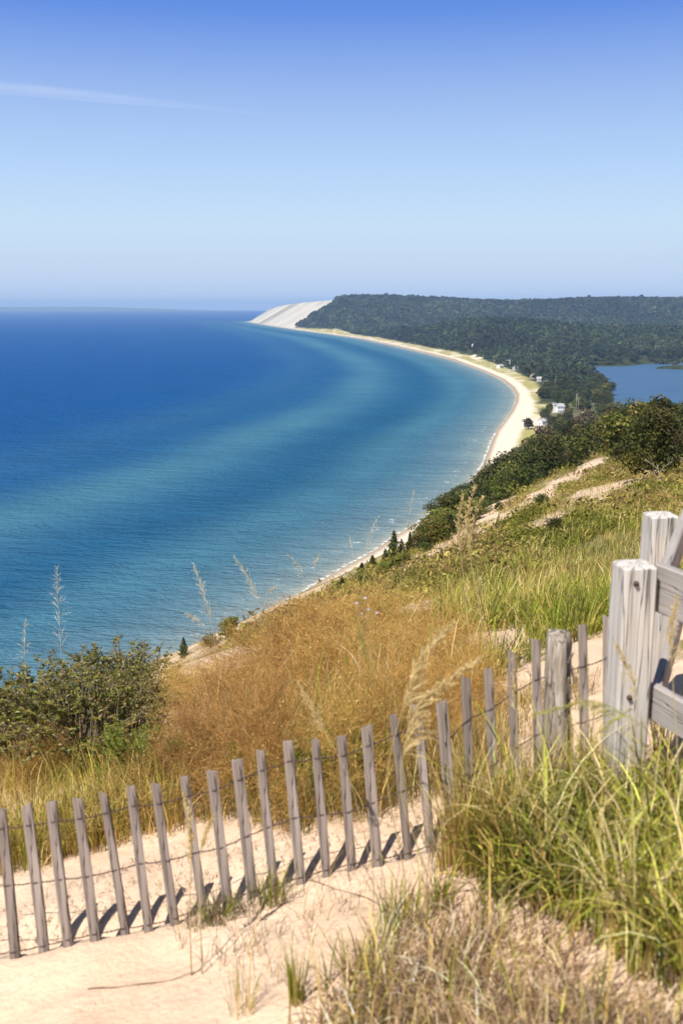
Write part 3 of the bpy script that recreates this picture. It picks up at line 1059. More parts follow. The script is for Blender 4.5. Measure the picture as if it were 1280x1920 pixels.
# front row of the bluff wood, read by foot and height in the photograph: px, py of foot, height in px, kind, own label
FRONT = [(1215, 897, 128, 'dark', 'largest dark tree at the front right of the bluff wood', 1), (1160, 868, 92, 'olive', 'bright olive bush tree left of the largest dark tree', 0),
         (1262, 868, 95, 'dark', 'dark tree at the right edge above the tall grass', 0), (1238, 850, 105, 'dark', 'tall dark tree against the inland lake behind the largest dark tree', 0),
         (1185, 850, 98, 'olive', None, 1), (1128, 842, 62, 'olive', None, 0), (1098, 848, 70, 'brown', None, 0), (1068, 862, 72, 'dark', None, 0), (1040, 875, 66, 'brown', None, 0),
         (1012, 888, 66, 'purple', 'purple-brown tree in the middle of the bluff wood', 0), (988, 897, 62, 'dark', None, 1), (968, 905, 58, 'dark', None, 0), (948, 917, 56, 'dark', None, 0),
         (925, 930, 56, 'dark', None, 1), (905, 938, 50, 'olive', 'yellowish tree at the lower left tip of the bluff wood', 0), (1052, 850, 60, 'dark', None, 1), (1025, 862, 58, 'purple', 'reddish tree behind the purple-brown one', 0),
         (1000, 872, 52, 'dark', None, 0), (972, 886, 50, 'brown', None, 0), (948, 900, 46, 'dark', None, 0), (925, 915, 42, 'dark', None, 0), (1082, 838, 56, 'brown', None, 0),
         (1110, 826, 50, 'olive', None, 1), (1145, 830, 66, 'dark', None, 1), (1172, 828, 62, 'brown', None, 0), (1205, 828, 68, 'olive', None, 0), (1280, 850, 88, 'dark', None, 1), (1310, 870, 100, 'dark', None, 0), (1345, 880, 110, 'olive', None, 0)]
fr = np.array([(a[0], a[1]) for a in FRONT], float)
fh = hit(fr[:, 0], fr[:, 1])
for (px, py, hp_, kind, lab, k), q in zip(FRONT, fh):
    dax = q[1] * CP + (q[2] - EYE) * -SP
    plant(kind, q - [0, 0, .3], hp_ / FPX * dax * 1.04, lab or LBL[kind], 'tree', 'trees on the shoulder of the bluff', k)
# the trees behind them, down to the foot of the bluff
n = 0
tries = 0
while n < 95 and tries < 4000:
    tries += 1
    px = U(905, 1330); yv = math.exp(U(math.log(190), math.log(960)))
    xv = (px - 640) / FPX * yv * 1.0
    if xv - xs(yv) < np.interp(yv, [150, 500, 700, 900, 1000], [90, 70, 48, 50, 62]): continue
    if lake_sd(xv, yv) < 8: continue
    zz = float(H(xv, yv))
    hh = U(7, 12) if yv < 500 else U(8, 13)
    top = 960 + FPX * math.tan(math.atan2(EYE - zz - hh, yv) - PITCH)
    lim = np.interp(px, [880, 905, 950, 985, 1000, 1040, 1060, 1100, 1150, 1175, 1220, 1260, 1330], [905, 888, 850, 812, 787, 800, 800, 790, 768, 752, 758, 760, 765])
    if top < lim - 2:
        hh = hh - (lim - top) / FPX * yv
        if hh < 4.5: continue
    kind = rng.choice(['dark', 'dark', 'olive', 'brown'], p=[.4, .15, .27, .18])
    plant(kind, (xv, yv, zz - .3), hh, LBL[kind], 'tree', 'trees on the shoulder of the bluff')
    n += 1
# the grove between beach and inland lake
n = 0; tries = 0
gl = 'round dark crown in the grove between beach and inland lake'
while n < 85 and tries < 5000:
    tries += 1
    yv = U(1090, 1480); px = U(1006, 1160)
    xv = (px - 640) / FPX * yv
    if lake_sd(xv, yv) < 3 or not clear_of_houses(np.array([xv]), np.array([yv]))[0]: continue
    if yv > 1150 and xv - xs(yv) < np.interp(yv, T_y, T_w) + 2: continue
    py = 574 + FPX * (EYE - 4) / yv
    if py > 752 and px < 1075: continue
    plant('dark', (xv, yv, float(H(xv, yv)) - .3), U(9, 14), gl, 'tree', 'trees of the grove by the inland lake', squash=1.25)
    n += 1
# trees by the white houses
for px, py, hpx, kind, lab in ((1022, 790, 26, 'dark', 'dark tree on the bright sand left of the white tower house'), (990, 802, 22, 'dark', 'dark round tree leftmost on the bright sand'),
                               (1065, 785, 22, 'olive', 'grey-green tree just below the white tower house'), (1030, 772, 18, 'olive', 'grey-green tree left of the white tower house'),
                               (1085, 768, 24, 'olive', 'light tree between the white tower house and the utility pole'), (1118, 760, 30, 'olive', 'yellow-green tree below the dark grove'), (1062, 800, 26, 'dark', 'dark tree in front of the cream cottage, left of two'), (1085, 806, 30, 'brown', 'brownish tree in front of the cream cottage'), (1108, 800, 30, 'olive', 'green tree in front of the cream cottage, right of it'), (1035, 802, 24, 'dark', 'dark tree between the cottage on the sand and the cream cottage'), (1060, 770, 16, 'dark', 'small dark tree hugging the right wall of the white tower house'), (1100, 772, 20, 'dark', 'dark tree right of the tall utility pole'), (1125, 780, 26, 'dark', 'dark tree right of the cream cottage'), (1048, 790, 16, 'olive', 'low grey-green tree below the porch of the white tower house'), (1135, 745, 26, 'olive', 'pale willow-like tree at the end of the dark grove')):
    q = atz(np.array(px), np.array(py), 4.0)
    plant(kind, (q[0], q[1], float(H(q[0], q[1])) - .2), hpx / FPX * q[1], lab, 'tree', 'trees by the beach houses')
# conifers and bushes along the foot of the slope
for px, py, hpx, kind, k, lab in (
        (738, 1048, 62, 'conifer', 0, 'slim conifer with a spire top on the slope edge'), (768, 1040, 52, 'conifer', 0, 'broad sunlit conifer right of the spired one'),
        (752, 1046, 44, 'conifer', 1, 'dark low conifer between the spired and the broad one'), (722, 1060, 40, 'conifer', 1, 'dark conifer left of the spired one'),
        (698, 1072, 40, 'conifer', 0, 'bushy conifer above the pale strip of beach'), (678, 1082, 36, 'conifer', 0, 'yellowish conifer nearest the pale strip of beach'),
        (640, 1098, 26, 'conifer', 0, 'small conifer at the lower end of the slope edge row'), (808, 1012, 44, 'dark', 0, 'rounded bush tree right of the conifers'),
        (826, 1000, 48, 'olive', 0, 'olive bush tree at the middle of the slope edge'), (845, 985, 58, 'dark', 1, 'dark bush tree above the plume of grass'),
        (862, 966, 56, 'dark', 0, 'dark tree at the water edge left of the plume'), (882, 955, 50, 'dark', 1, 'dark tree behind the plume of grass'), (905, 950, 46, 'olive', 1, 'olive bush tree below the leaning dead trunks'),
        (790, 1030, 36, 'brown', 0, 'grey leafless looking bush among the conifers'), (615, 1112, 16, 'conifer', 0, 'tiny conifer beside the pale strip of beach')):
    q = hit([px], [py])[0]
    dax = q[1] * CP + (q[2] - EYE) * -SP
    plant(kind, q - [0, 0, .1], hpx / FPX * dax, lab, 'tree', 'trees along the edge of the slope', k, 1.0 if 'spire' in lab else 1.6)
# the belt of bushes along the edge of the slope
BELT = {'conifer': 'green conifer bush in the belt along the edge of the slope', 'dark': 'dark bush in the belt along the edge of the slope', 'olive': 'olive bush in the belt along the edge of the slope'}
bx = U(640, 905, 30)
by = np.interp(bx, [600, 640, 700, 760, 820, 870, 905], [1122, 1108, 1080, 1052, 1015, 975, 952]) + U(-6, 12, 30)
bq = hit(bx, by)
for q, x_ in zip(bq, bx):
    dax = q[1] * CP + (q[2] - EYE) * -SP
    kind = rng.choice(['conifer', 'dark', 'olive'], p=[.3, .15, .55])
    plant(kind, q - [0, 0, .05 * dax / 30], U(16, 34) * (1 + .5 * (x_ > 800)) / FPX * dax, BELT[kind], 'bush', 'bushes along the edge of the slope', squash=1.5 if kind == 'conifer' else 1.25)
# shrubs dotted over the slope
for px, py, hpx, kind, lab in ((1040, 1002, 36, 'dark', 'dark green shrub alone on the grassy slope'), (1016, 950, 26, 'dark', 'dark shrub between the pale blow-out streaks'), (1075, 1000, 26, 'olive', 'pale green shrub beside the dark one on the slope'),
                               (985, 905, 20, 'olive', 'olive shrub at the top of the blow-out'), (1245, 878, 22, 'olive', 'light green shrub above the post at right'), (935, 958, 18, 'dark', 'small dark shrub under the dead trunks'),
                               (345, 1232, 42, 'conifer', 'small dark conifer standing against the water'), (430, 1200, 46, 'olive', 'loose olive shrub left of the brown bushes'), (395, 1215, 30, 'olive', 'low olive shrub between conifer and brown bushes')):
    q = hit([px], [py])[0]
    dax = q[1] * CP + (q[2] - EYE) * -SP
    plant(kind, q - [0, 0, .05], hpx / FPX * dax, lab, 'shrub', 'shrubs dotted over the slope')
# dead trees
for px, py, hpx, lean, lab in ((945, 932, 78, (-.30, -.1), 'pale dead trunk leaning left at the front of the bluff wood'), (953, 930, 74, (-.1, 0), 'pale forked dead trunk upright beside the leaning one'), (938, 936, 50, (-.5, 0), 'short pale dead trunk leaning far left'),
                               (985, 893, 30, (.1, 0), 'short grey snag at the edge of the wood'), (1095, 850, 62, (.15, 0), 'pale bare branching tree in the middle of the wood'), (905, 948, 40, (-.25, 0), 'pale thin snag above the plume of grass'),
                               (1238, 905, 62, (-.2, 0), 'bare bleached branches in front of the largest dark tree'), (850, 1000, 44, (.1, .1), 'grey broken snag by the olive bush trees'), (735, 1065, 30, (.1, 0), 'short white snag among the conifers')):
    q = hit([px], [py])[0]
    dax = q[1] * CP + (q[2] - EYE) * -SP
    o = make_dead('dead_tree', hpx / FPX * dax, lean)
    o.location = [float(v) for v in q]
    tag(o, lab, 'dead tree', 'dead trees on the bluff')


# ------------------------------------------------------------------ houses, poles, boats
def slab(name, c, ax, ay, az_, mat, parent):
    b = MB(); V, F = box_vf(c, ax, ay, az_); b.add(V, F)
    return b.build(name, M[mat], parent, smooth=False)


X_, Y_, Z_ = np.eye(3)
for i, ((px, py, w, dp, h, turn, wall, roof, lab), p) in enumerate(zip(HOUSES, hp)):
    g = empty('beach_house', p, R(turn))
    tag(g, lab, 'house', 'beach houses along the bay')
    hw, hd = w / 2, dp / 2
    b = MB()
    V, F = box_vf((0, 0, h / 2 - .5), X_ * hw, Y_ * hd, Z_ * (h / 2 + .5)); b.add(V, F)
    rg = dp * .32
    b.add([(-hw, -hd, h), (-hw, hd, h), (-hw, 0, h + rg), (hw, -hd, h), (hw, hd, h), (hw, 0, h + rg)], [(0, 2, 1), (3, 4, 5)])
    b.build('wall', M[wall], g, smooth=False)
    b = MB()
    ov, th = .5, .22
    for s_ in (-1, 1):
        e0 = np.array([0, s_ * (hd + ov), h - rg * ov / hd + .03]); e1 = np.array([0, 0, h + rg + .03])
        up = np.array([0, 0, th])
        V = [e0 - X_ * (hw + ov), e0 + X_ * (hw + ov), e1 + X_ * (hw + ov), e1 - X_ * (hw + ov)]
        V = V + [v + up for v in V]
        b.add(V, [(0, 1, 2, 3), (7, 6, 5, 4), (0, 4, 5, 1), (1, 5, 6, 2), (2, 6, 7, 3), (3, 7, 4, 0)])
    rf = b.build('roof', M[roof], g, smooth=False)
    slab('chimney', (hw * .4, hd * .35, h + rg), X_ * .35, Y_ * .35, Z_ * .9, 'wall_tan', rf)
    nst = 2 if h > 5.5 else 1
    for st_ in range(nst):
        for k in (-1, 0, 1):
            if k == 0 and st_ == 0: continue
            c = np.array([k * hw * .62, -hd - .03, 1.7 + st_ * 2.7])
            f = slab('window', c, X_ * .62, Y_ * .05, Z_ * .72, 'wall_white', g)
            slab('pane', c - Y_ * .045, X_ * .5, Y_ * .03, Z_ * .6, 'glass', f)
    slab('door', (0, -hd - .03, 1.05), X_ * .5, Y_ * .05, Z_ * 1.05, 'dark', g)
    c = np.array([-hw - .03, 0, 1.8])
    f = slab('window', c, Y_ * .9, X_ * .05, Z_ * .72, 'wall_white', g)
    slab('pane', c - X_ * .045, Y_ * .78, X_ * .03, Z_ * .6, 'glass', f)
    if i == 0:
        tw = slab('tower', (-hw - 1.9, -.5, 4.6), X_ * 1.85, Y_ * 2.2, Z_ * 5.2, wall, g)
        slab('tower_roof', (-hw - 1.9, -.5, 9.95), X_ * 2.1, Y_ * 2.45, Z_ * .15, roof, tw)
        slab('pane', (-hw - 1.9, -2.72, 7.6), X_ * .8, Y_ * .04, Z_ * .8, 'glass', tw)
        slab('porch', (0, -hd - 2.0, 1.3), X_ * hw, Y_ * 1.95, Z_ * 1.3, 'roof', g)

for px, py, hpx, lab in ((1079, 772, 34, 'tall utility pole right of the white tower house'), (1083, 768, 22, 'shorter utility pole close behind the tall one'), (1040, 727, 20, 'pale pole standing at the left of the dark grove'),
                         (905, 682, 18, 'thin pole at the edge of the dune grass left of the white cottages'), (925, 685, 12, 'short pole below the small white cottage'), (1086, 690, 14, 'pale mast at the left corner of the inland lake')):
    q = atz(np.array(px), np.array(py), 5.0)
    g = empty('utility_pole', (q[0], q[1], float(H(q[0], q[1]))))
    tag(g, lab, 'pole', 'poles behind the beach')
    hh = hpx / FPX * q[1] * 1.05
    b = MB(); tube(b, [(0, 0, -.3), (0, 0, hh)], [.22, .15], 8); b.build('shaft', M['dead'], g)
    slab('cross_arm', (0, -.2, hh * .93), X_ * 1.3, Y_ * .07, Z_ * .09, 'dead', g)
for px, py, lab, L in ((1105, 688.5, 'white motorboat moored at the far left corner of the inland lake', 8), (1112, 685.5, 'second white motorboat behind the first by the lake shore', 7)):
    q = atz(np.array(px), np.array(py), LAKE_Z)
    g = empty('motorboat', (q[0], q[1], LAKE_Z), R(15))
    tag(g, lab, 'boat', 'boats on the inland lake')
    b = MB()
    sec = [(-L / 2, 1.1, .0), (-L * .2, 1.25, 0), (L * .2, 1.1, .05), (L / 2, .05, .35)]
    V = []
    for xx, hw, zz in sec:
        V += [(xx, -hw, 1.0 + zz), (xx, -hw * .6, -.15), (xx, hw * .6, -.15), (xx, hw, 1.0 + zz)]
    F = [(k * 4 + j, k * 4 + j + 1, k * 4 + j + 5, k * 4 + j + 4) for k in range(3) for j in range(3)] + [(k * 4 + 3, k * 4, k * 4 + 4, k * 4 + 7) for k in range(3)] + [(0, 3, 2, 1)]
    b.add(V, F); b.build('hull', M['hull'], g, smooth=False)
    slab('cabin', (-.3, 0, 1.55), X_ * 1.2, Y_ * .8, Z_ * .55, 'hull', g)
    slab('windscreen', (1.0, 0, 1.6), X_ * .06, Y_ * .7, Z_ * .35, 'glass', g)

# contrail: long thin bodies of ice cloud far behind and above everything
M['cloud'], n, l, o = new_mat('ice_cloud')
pv = n.new('ShaderNodeVolumePrincipled')
pv.inputs['Color'].default_value = (1, 1, 1, 1)
pv.inputs['Density'].default_value = .00036
pv.inputs['Anisotropy'].default_value = .0
l.new(pv.outputs[0], o.inputs['Volume'])
D0 = 32000.0
pa = atd(np.array(-260.), np.array(140.), D0); pb = atd(np.array(560.), np.array(217.), D0 * 1.05)
kk = 60
tt = np.linspace(0, 1, kk)
P = pa + (pb - pa) * tt[:, None]
P[:, 2] += 60 * np.sin(tt * 2.6)
ct = empty('contrail', pa)
tag(ct, 'long thin white contrail slanting across the blue sky', 'contrail')
for q_, nm in ((1.5, 'veil'), (1.05, 'veil'), (.72, 'veil'), (.45, 'core'), (.22, 'core')):
    b = MB()
    en = sst(1.0, .25, tt * (1.25 - .25 * q_))
    rad = 125 * q_ * en * (.8 + .4 * vnoise(tt * 11 + q_ * 9, tt * 0, 3)) + 3
    Pq = P - pa + np.array([0, 0, 1]) * (130 * (1.5 - q_) - 60 * q_)
    tube(b, Pq, rad, 16)
    b.build(nm, M['cloud'], ct)

# ------------------------------------------------------------------ picket fence
def axd(P):
    P = np.asarray(P, float)
    return P[..., 1] * CP - (P[..., 2] - EYE) * SP


fence = empty('picket_fence', PK_BASE[len(PK_BASE) // 2])
tag(fence, 'leaning grey sand fence of thin wired pickets half buried in sand', 'fence')
f0 = np.array(fence.location)
tops = np.array(PK_TOP, float)
PT = atd(tops[:, 0] , tops[:, 1], axd(PK_BASE) + U(-.015, .015, len(tops)))
PB = PK_BASE.copy()
axis = []
for i in range(len(PT)):
    z_ = PT[i] - PB[i]; L = np.linalg.norm(z_); z_ /= L
    j0, j1 = max(0, i - 1), min(len(PT) - 1, i + 1)
    a = PB[j1] - PB[j0]; a = a - z_ * (a @ z_); a /= np.linalg.norm(a)
    a = a * math.cos(.0) + np.cross(z_, a) * U(-.22, .22); a /= np.linalg.norm(a)
    nr = np.cross(z_, a)
    L2 = (L + .22) / 2
    c = PT[i] - z_ * L2
    b = MB()
    w = U(.0155, .0215)
    # local space: build upright, then place by matrix so that the grain runs along the picket
    segs = 7
    hs = np.linspace(-L2, L2, segs)
    bow = U(-.006, .006)
    ring = []
    for h_ in hs:
        ww = w * (1 + U(-.05, .05)); th = .0062
        ox = bow * math.cos(h_ / L2 * 1.5)
        ring.append([(-ww + ox, -th, h_), (-ww * .75 + ox, -th * 1.25, h_), (ww * .75 + ox, -th * 1.25, h_), (ww + ox, -th, h_), (ww + ox, th, h_), (-ww + ox, th, h_)])
    V = np.array(ring); V[-1, :, 2] += U(-.005, .005, 6) + V[-1, :, 0] / w * U(-.009, .009)
    if i in (4, 12, 19):
        V[-1, 3:5, 2] -= U(.015, .03)      # a corner split off
    F = [(k * 6 + j, k * 6 + (j + 1) % 6, (k + 1) * 6 + (j + 1) % 6, (k + 1) * 6 + j) for k in range(segs - 1) for j in range(6)]
    b.add(V.reshape(-1, 3), F)
    o_ = (segs - 1) * 6
    b.add(V[-1], [(0, 1, 2, 3), (0, 3, 4, 5)])
    ob = b.build('picket', M['picket'], fence, smooth=False)
    from mathutils import Matrix
    ob.matrix_local = Matrix(((a[0], nr[0], z_[0], c[0] - f0[0]), (a[1], nr[1], z_[1], c[1] - f0[1]), (a[2], nr[2], z_[2], c[2] - f0[2]), (0, 0, 0, 1)))
    axis.append((PT[i], z_, nr, L))
# wires: two strands twisted round each other between pickets, one before and one behind every picket
for row, t0 in enumerate((.09, .205)):
    pass
for row in range(3):
    ctr = []
    for i, (p, z_, nr, L) in enumerate(axis):
        dn = (.075, .30, L - .03)[row] if i < 17 else (.16, .38, .60)[row]
        ctr.append(p - z_ * dn)
    # on to the post of the railing at the right
    ctr = np.array(ctr)
    ext0 = ctr[0] + (ctr[0] - ctr[1]) * 3
    ext1 = atd(np.array((1160., 1150., 1150.)[row]), np.array((1196., 1308., 1420.)[row]), axd(ctr[-1]) - .06)
    full = np.concatenate([[ext0], ctr, [ext1]])
    nn = np.array([axis[0][2]] + [a_[2] for a_ in axis] + [axis[-1][2]])
    zz = np.array([axis[0][1]] + [a_[1] for a_ in axis] + [axis[-1][1]])
    b = MB()
    for sgn in (1, -1):
        pts = []
        for i in range(len(full) - 1):
            for k in range(12):
                t = k / 12
                c = full[i] * (1 - t) + full[i + 1] * t
                sag = -.006 * math.sin(math.pi * t)
                # opens round the picket at both ends, twisted twice in between
                ph = math.pi * 2 * 2 * sst(.1, .9, t)
                op = .0105 * (1 - sst(.0, .2, t) + sst(.8, 1.0, t)) + .0022
                pts.append(c + nn[i] * math.cos(ph) * op * sgn + zz[i] * (math.sin(ph) * .0022 * sgn + sag))
        tube(b, np.array(pts) - f0, .0016, 5)
    b.build('wire', M['wire'], fence)

# round split post inside the fence line
pp = hit([1040], [1528], hi=40)[0]
ptop = atd(np.array(1050.), np.array(1186.), axd(pp) - .02)
gp = empty('fence_post', pp)
tag(gp, 'rough round weathered post with a split top in the fence line', 'post')
b = MB()
za = ptop - pp; L = np.linalg.norm(za)
nseg, k = 34, 40
V = []
for i in range(nseg + 1):
    t = -.25 + 1.25 * i / nseg
    for j in range(k):
        a = 2 * math.pi * j / k
        r_ = .058 * (1 + .05 * math.sin(3 * a + 1) + .06 * (vnoise(np.array(a * 3.5), np.array(t * 3), 5) - .5) + .03 * (vnoise(np.array(a * 9), np.array(t * 1.5), 6) - .5))
        r_ *= 1.02 - .05 * t
        # long drying cracks
        for ca, cw in ((-.9, .10), (-1.9, .07), (-2.5, .06)):
            r_ *= 1 - .22 * math.exp(-((((a - ca + 3.14159) % 6.28318) - 3.14159 - .15 * math.sin(t * 4)) / cw) ** 2) * (1 if t > -.1 else 0)
        # the split-off chunk near the top, right-hand front
        sp = float(sst(.50, .60, t)) * math.exp(-((((a + .45 + 3.14159) % 6.28318) - 3.14159) / .62) ** 2)
        r_ *= 1 - .42 * sp * (.7 + .6 * float(vnoise(np.array(t * 30), np.array(a * 5), 8)))
        e = 0
        if i == nseg:
            e = .02 * (float(vnoise(np.array(a * 2), np.array(.3), 9)) - .5)
            r_ *= .86
        c = pp + za * t
        V.append(c + np.array([math.cos(a) * r_, math.sin(a) * r_, e]) - pp)
F = [(i * k + j, i * k + (j + 1) % k, (i + 1) * k + (j + 1) % k, (i + 1) * k + j) for i in range(nseg) for j in range(k)]
V.append(ptop - pp + np.array([0, 0, .012]))
b.add(V, F)
b.f[3].append(np.array([(len(V) - 1, nseg * k + j, nseg * k + (j + 1) % k) for j in range(k)]) + b.n - len(V))
b.build('shaft', M['post'], gp, smooth=True)
for _ in range(4):
    b = MB()
    s0 = (ptop - pp) * U(.7, .98) + np.array([U(.01, .05), -.05, 0])
    V_, F_ = box_vf(s0, np.array([.004, .002, 0]), np.array([0, .006, 0]), np.array([U(-.01, .01), U(-.006, 0), U(.02, .04)]))
    b.add(V_, F_)
    b.build('splinter', M['post'], gp, smooth=False)

# ------------------------------------------------------------------ timber railing
rl = hit([1185], [1520], hi=40)[0]
rail = empty('timber_railing', rl)
tag(rail, 'square timber posts with plank rails bordering the sandy path at right', 'railing')
r0 = np.array(rail.location)


def post(px_top, py_top, d, half, length, turn):
    top = atd(np.array(px_top, float), np.array(py_top, float), d)
    u = np.array([math.cos(turn), math.sin(turn), 0]); v = np.array([-math.sin(turn), math.cos(turn), 0])
    b = MB()
    cham_box(b, (0, 0, 0), X_ * half, Y_ * half, Z_ * length / 2, .009)
    o = b.build('post', M['rail'], rail, smooth=False)
    o.location = tuple(float(q) for q in (top - Z_ * length / 2 - r0))
    o.rotation_euler = (0, 0, turn)
    return top, u, v


t1, u1, v1 = post(1189, 1056, 3.75, .065, 1.35, R(8))
t2, u2, v2 = post(1238, 963, 4.75, .066, 1.35, R(6))


def plank(a, b_, half_h, half_t, name='rail'):
    """board on edge from a to b (centre line of its top edge)"""
    d = b_ - a; L = np.linalg.norm(d); d = d / L
    s_ = np.cross(d, Z_); s_ /= np.linalg.norm(s_)
    up = np.cross(s_, d)
    m = MB()
    cham_box(m, (0, 0, 0), X_ * half_t, Y_ * half_h, Z_ * L / 2, .006)
    o = m.build(name, M['rail'], rail, smooth=False)
    c = (a + b_) / 2 - up * half_h - r0
    o.matrix_local = Matrix(((s_[0], up[0], d[0], c[0]), (s_[1], up[1], d[1], c[1]), (s_[2], up[2], d[2], c[2]), (0, 0, 0, 1)))
    return o


# away from the corner post along the path
za_ = t1[2] - .015
A = np.array([t1[0] + .118, t1[1] + .02, za_]); Bq = np.array([t2[0] + .118, t2[1] + .02, t2[2] - .005])
dirr = (Bq - A) / np.linalg.norm(Bq - A)
plank(A - dirr * .02, Bq + dirr * 3.2, .07, .019)
lowz = Z_ * -.47
plank(A - dirr * .02 + lowz, Bq + dirr * 3.2 + lowz, .07, .019)
# towards the right and the camera
d2 = np.array([math.sin(R(160)), math.cos(R(160)), 0])
A2 = np.array([t1[0] + .098, t1[1] + .03, za_ + .01])
plank(A2, A2 + d2 * 1.6, .092, .019)
plank(A2 - Z_ * .47, A2 - Z_ * .47 + d2 * 1.6, .070, .019)
# bolt heads
for base, off in ((t1, -.06), (t1, -.5)):
    b = MB()
    c = base + Z_ * off - v1 * .068 - u1 * .02 - r0
    tube(b, [c + v1 * .004, c - v1 * .008], [.011, .008], 10)
    b.build('bolt', M['wire'], rail)

# ------------------------------------------------------------------ near plants
ST_GREEN = [(.24, .28, .030), (.31, .335, .04), (.16, .20, .026), (.42, .40, .08), (.37, .33, .06)]
ST_DRY = [(.54, .385, .13), (.44, .30, .09), (.68, .52, .23), (.34, .21, .07), (.60, .43, .16)]
ST_MIX = ST_GREEN + ST_DRY
TWG = [(.20, .12, .07), (.14, .08, .05), (.30, .19, .11), (.36, .26, .16)]


def scatter_px(poly, n):
    """points on the land under a region outlined on the photograph"""
    P = np.array(poly, float)
    out_ = []
    m = 0
    while m < n:
        c = np.stack([U(P[:, 0].min(), P[:, 0].max(), n), U(P[:, 1].min(), P[:, 1].max(), n)], 1)
        c = c[poly_sd(c[:, 0], c[:, 1], P) < 0]
        out_.append(c); m += len(c)
    c = np.concatenate(out_)[:n]
    return hit(c[:, 0], c[:, 1], lo=1.5, hi=600, n=160)


def grass_field(name, label, poly, ntuft, per, hgt, wid, cols, lean=(.2, .9), spread=.05, K=5, p=None, az0=None, tip=None, wscale=0.0, hscale=0.0):
    T = scatter_px(poly, int(ntuft * 1.4))
    q_ = fbm(T[:, 0] * 1.1 / (1 + .04 * np.hypot(T[:, 0], T[:, 1])), T[:, 1] * 1.1 / (1 + .04 * np.hypot(T[:, 0], T[:, 1])), 171, 3)
    T = T[np.argsort(-(q_ + U(0, .28, len(T))))[:ntuft]]
    pt = fbm(T[:, 0] * .55, T[:, 1] * .55, 173, 3)
    k = np.repeat(np.arange(len(T)), per)
    B = T[k]
    r = np.hypot(B[:, 0], B[:, 1])
    sp = spread * (1 + r * .04)
    a = U(0, 6.28, len(B)); q = np.sqrt(U(0, 1, len(B))) * sp
    B = B + np.stack([np.cos(a) * q, np.sin(a) * q, 0 * q], 1)
    B[:, 2] = H(B[:, 0], B[:, 1]) - .01
    a = a + rng.normal(size=len(B)) * .8
    if az0 is not None: a = az0 + rng.normal(size=len(B)) * 1.1
    h = U(hgt[0], hgt[1], len(B)) * U(.75, 1.15, len(T))[k] * (1 + hscale * r)
    ci = np.clip(((pt - .28) / .44 + rng.normal(size=len(T)) * .22) * len(cols), 0, len(cols) - 1).astype(int)
    tc = (np.array(cols)[ci] * U(.8, 1.2, (len(T), 1)))[k]
    c = np.clip(np.where(U(0, 1, (len(B), 1)) < .55, tc, mixcol(cols, len(B), p, .3)) * np.exp(rng.normal(size=(len(B), 1)) * .30), 0, .85)
    mb = MB()
    blades(mb, B, h, U(lean[0], lean[1], len(B)) * U(.6, 1.4, len(B)), a, U(wid[0], wid[1], len(B)) * (1 + wscale * r), c, K, U(.2, 1.0), None if tip is None else np.repeat(np.array(tip)[None], len(B), 0))
    print(name, len(B))
    return tag(mb.build(name, M['grass'], tint=True), label, 'grass', kind='stuff')


grass_field('dune_grass', 'dense green dune grass filling the lower right corner', [(915, 1650), (975, 1580), (1080, 1540), (1190, 1545), (1330, 1480), (1340, 1880), (1240, 1850), (1120, 1740), (980, 1720), (880, 1690)], 230, 12, (.18, .42), (.0026, .0062), ST_GREEN + ST_GREEN[3:] + ST_DRY[:2] + [(.12, .14, .025)], (.4, 2.0), .07)
grass_field('dry_grass', 'matted straw-coloured dry grass along the bottom right', [(760, 1700), (900, 1690), (1000, 1720), (1130, 1760), (1340, 1880), (1340, 2040), (470, 2040), (620, 1900), (690, 1800)], 400, 10, (.06, .22), (.0014, .0036), [(.28, .17, .11), (.62, .45, .31), (.70, .54, .38), (.56, .39, .24), (.74, .58, .43), (.44, .29, .18), (.66, .50, .33), (.20, .12, .08), (.60, .43, .32), (.66, .52, .26), (.52, .40, .18), (.24, .16, .08)], (.6, 2.3), .07)
grass_field('green_shoots', 'loose green blades rising out of the straw mat at the bottom right', [(760, 1720), (1000, 1720), (1130, 1760), (1330, 1880), (1340, 2000), (520, 2000), (640, 1820)], 34, 6, (.14, .34), (.0018, .0040), ST_GREEN + ST_DRY[:1], (.2, 1.3), .04)
grass_field('long_grass', 'long arching bright green grass blades over the dense dune grass', [(900, 1610), (1080, 1560), (1200, 1560), (1340, 1520), (1340, 1900), (1200, 1840), (980, 1720)], 70, 5, (.38, .66), (.0034, .0066), [(.36, .40, .05), (.30, .34, .04), (.44, .44, .09), (.50, .44, .16), (.62, .50, .25)], (.9, 2.3), .05, K=7)
grass_field('fence_foot_grass', 'thin mixed green and dry grass along the right half of the fence', [(820, 1640), (860, 1570), (950, 1530), (1080, 1500), (1180, 1505), (1060, 1580), (920, 1640)], 130, 12, (.22, .50), (.0014, .0030), ST_MIX, (.2, 1.1), .04)
grass_field('meadow_grass', 'yellow-green grass between the fence and the leafy shrubs', [(-40, 1420), (90, 1400), (210, 1420), (340, 1440), (330, 1560), (200, 1590), (90, 1620), (-40, 1650)], 560, 12, (.14, .38), (.0014, .0034), ST_GREEN[2:] + [(.36, .28, .07), (.42, .26, .08), (.34, .20, .06), (.50, .33, .12)] + ST_DRY[:3], (.3, 1.6), .08)
grass_field('dry_undergrowth', 'brown dry undergrowth round the feet of the rusty bushes', [(330, 1500), (420, 1535), (560, 1560), (700, 1535), (860, 1490), (960, 1430), (900, 1300), (700, 1380), (480, 1400), (330, 1430)], 500, 12, (.12, .34), (.0012, .0026), ST_DRY[1:4] + [(.26, .16, .06), (.30, .22, .08), (.20, .18, .05)], (.3, 1.4), .07)
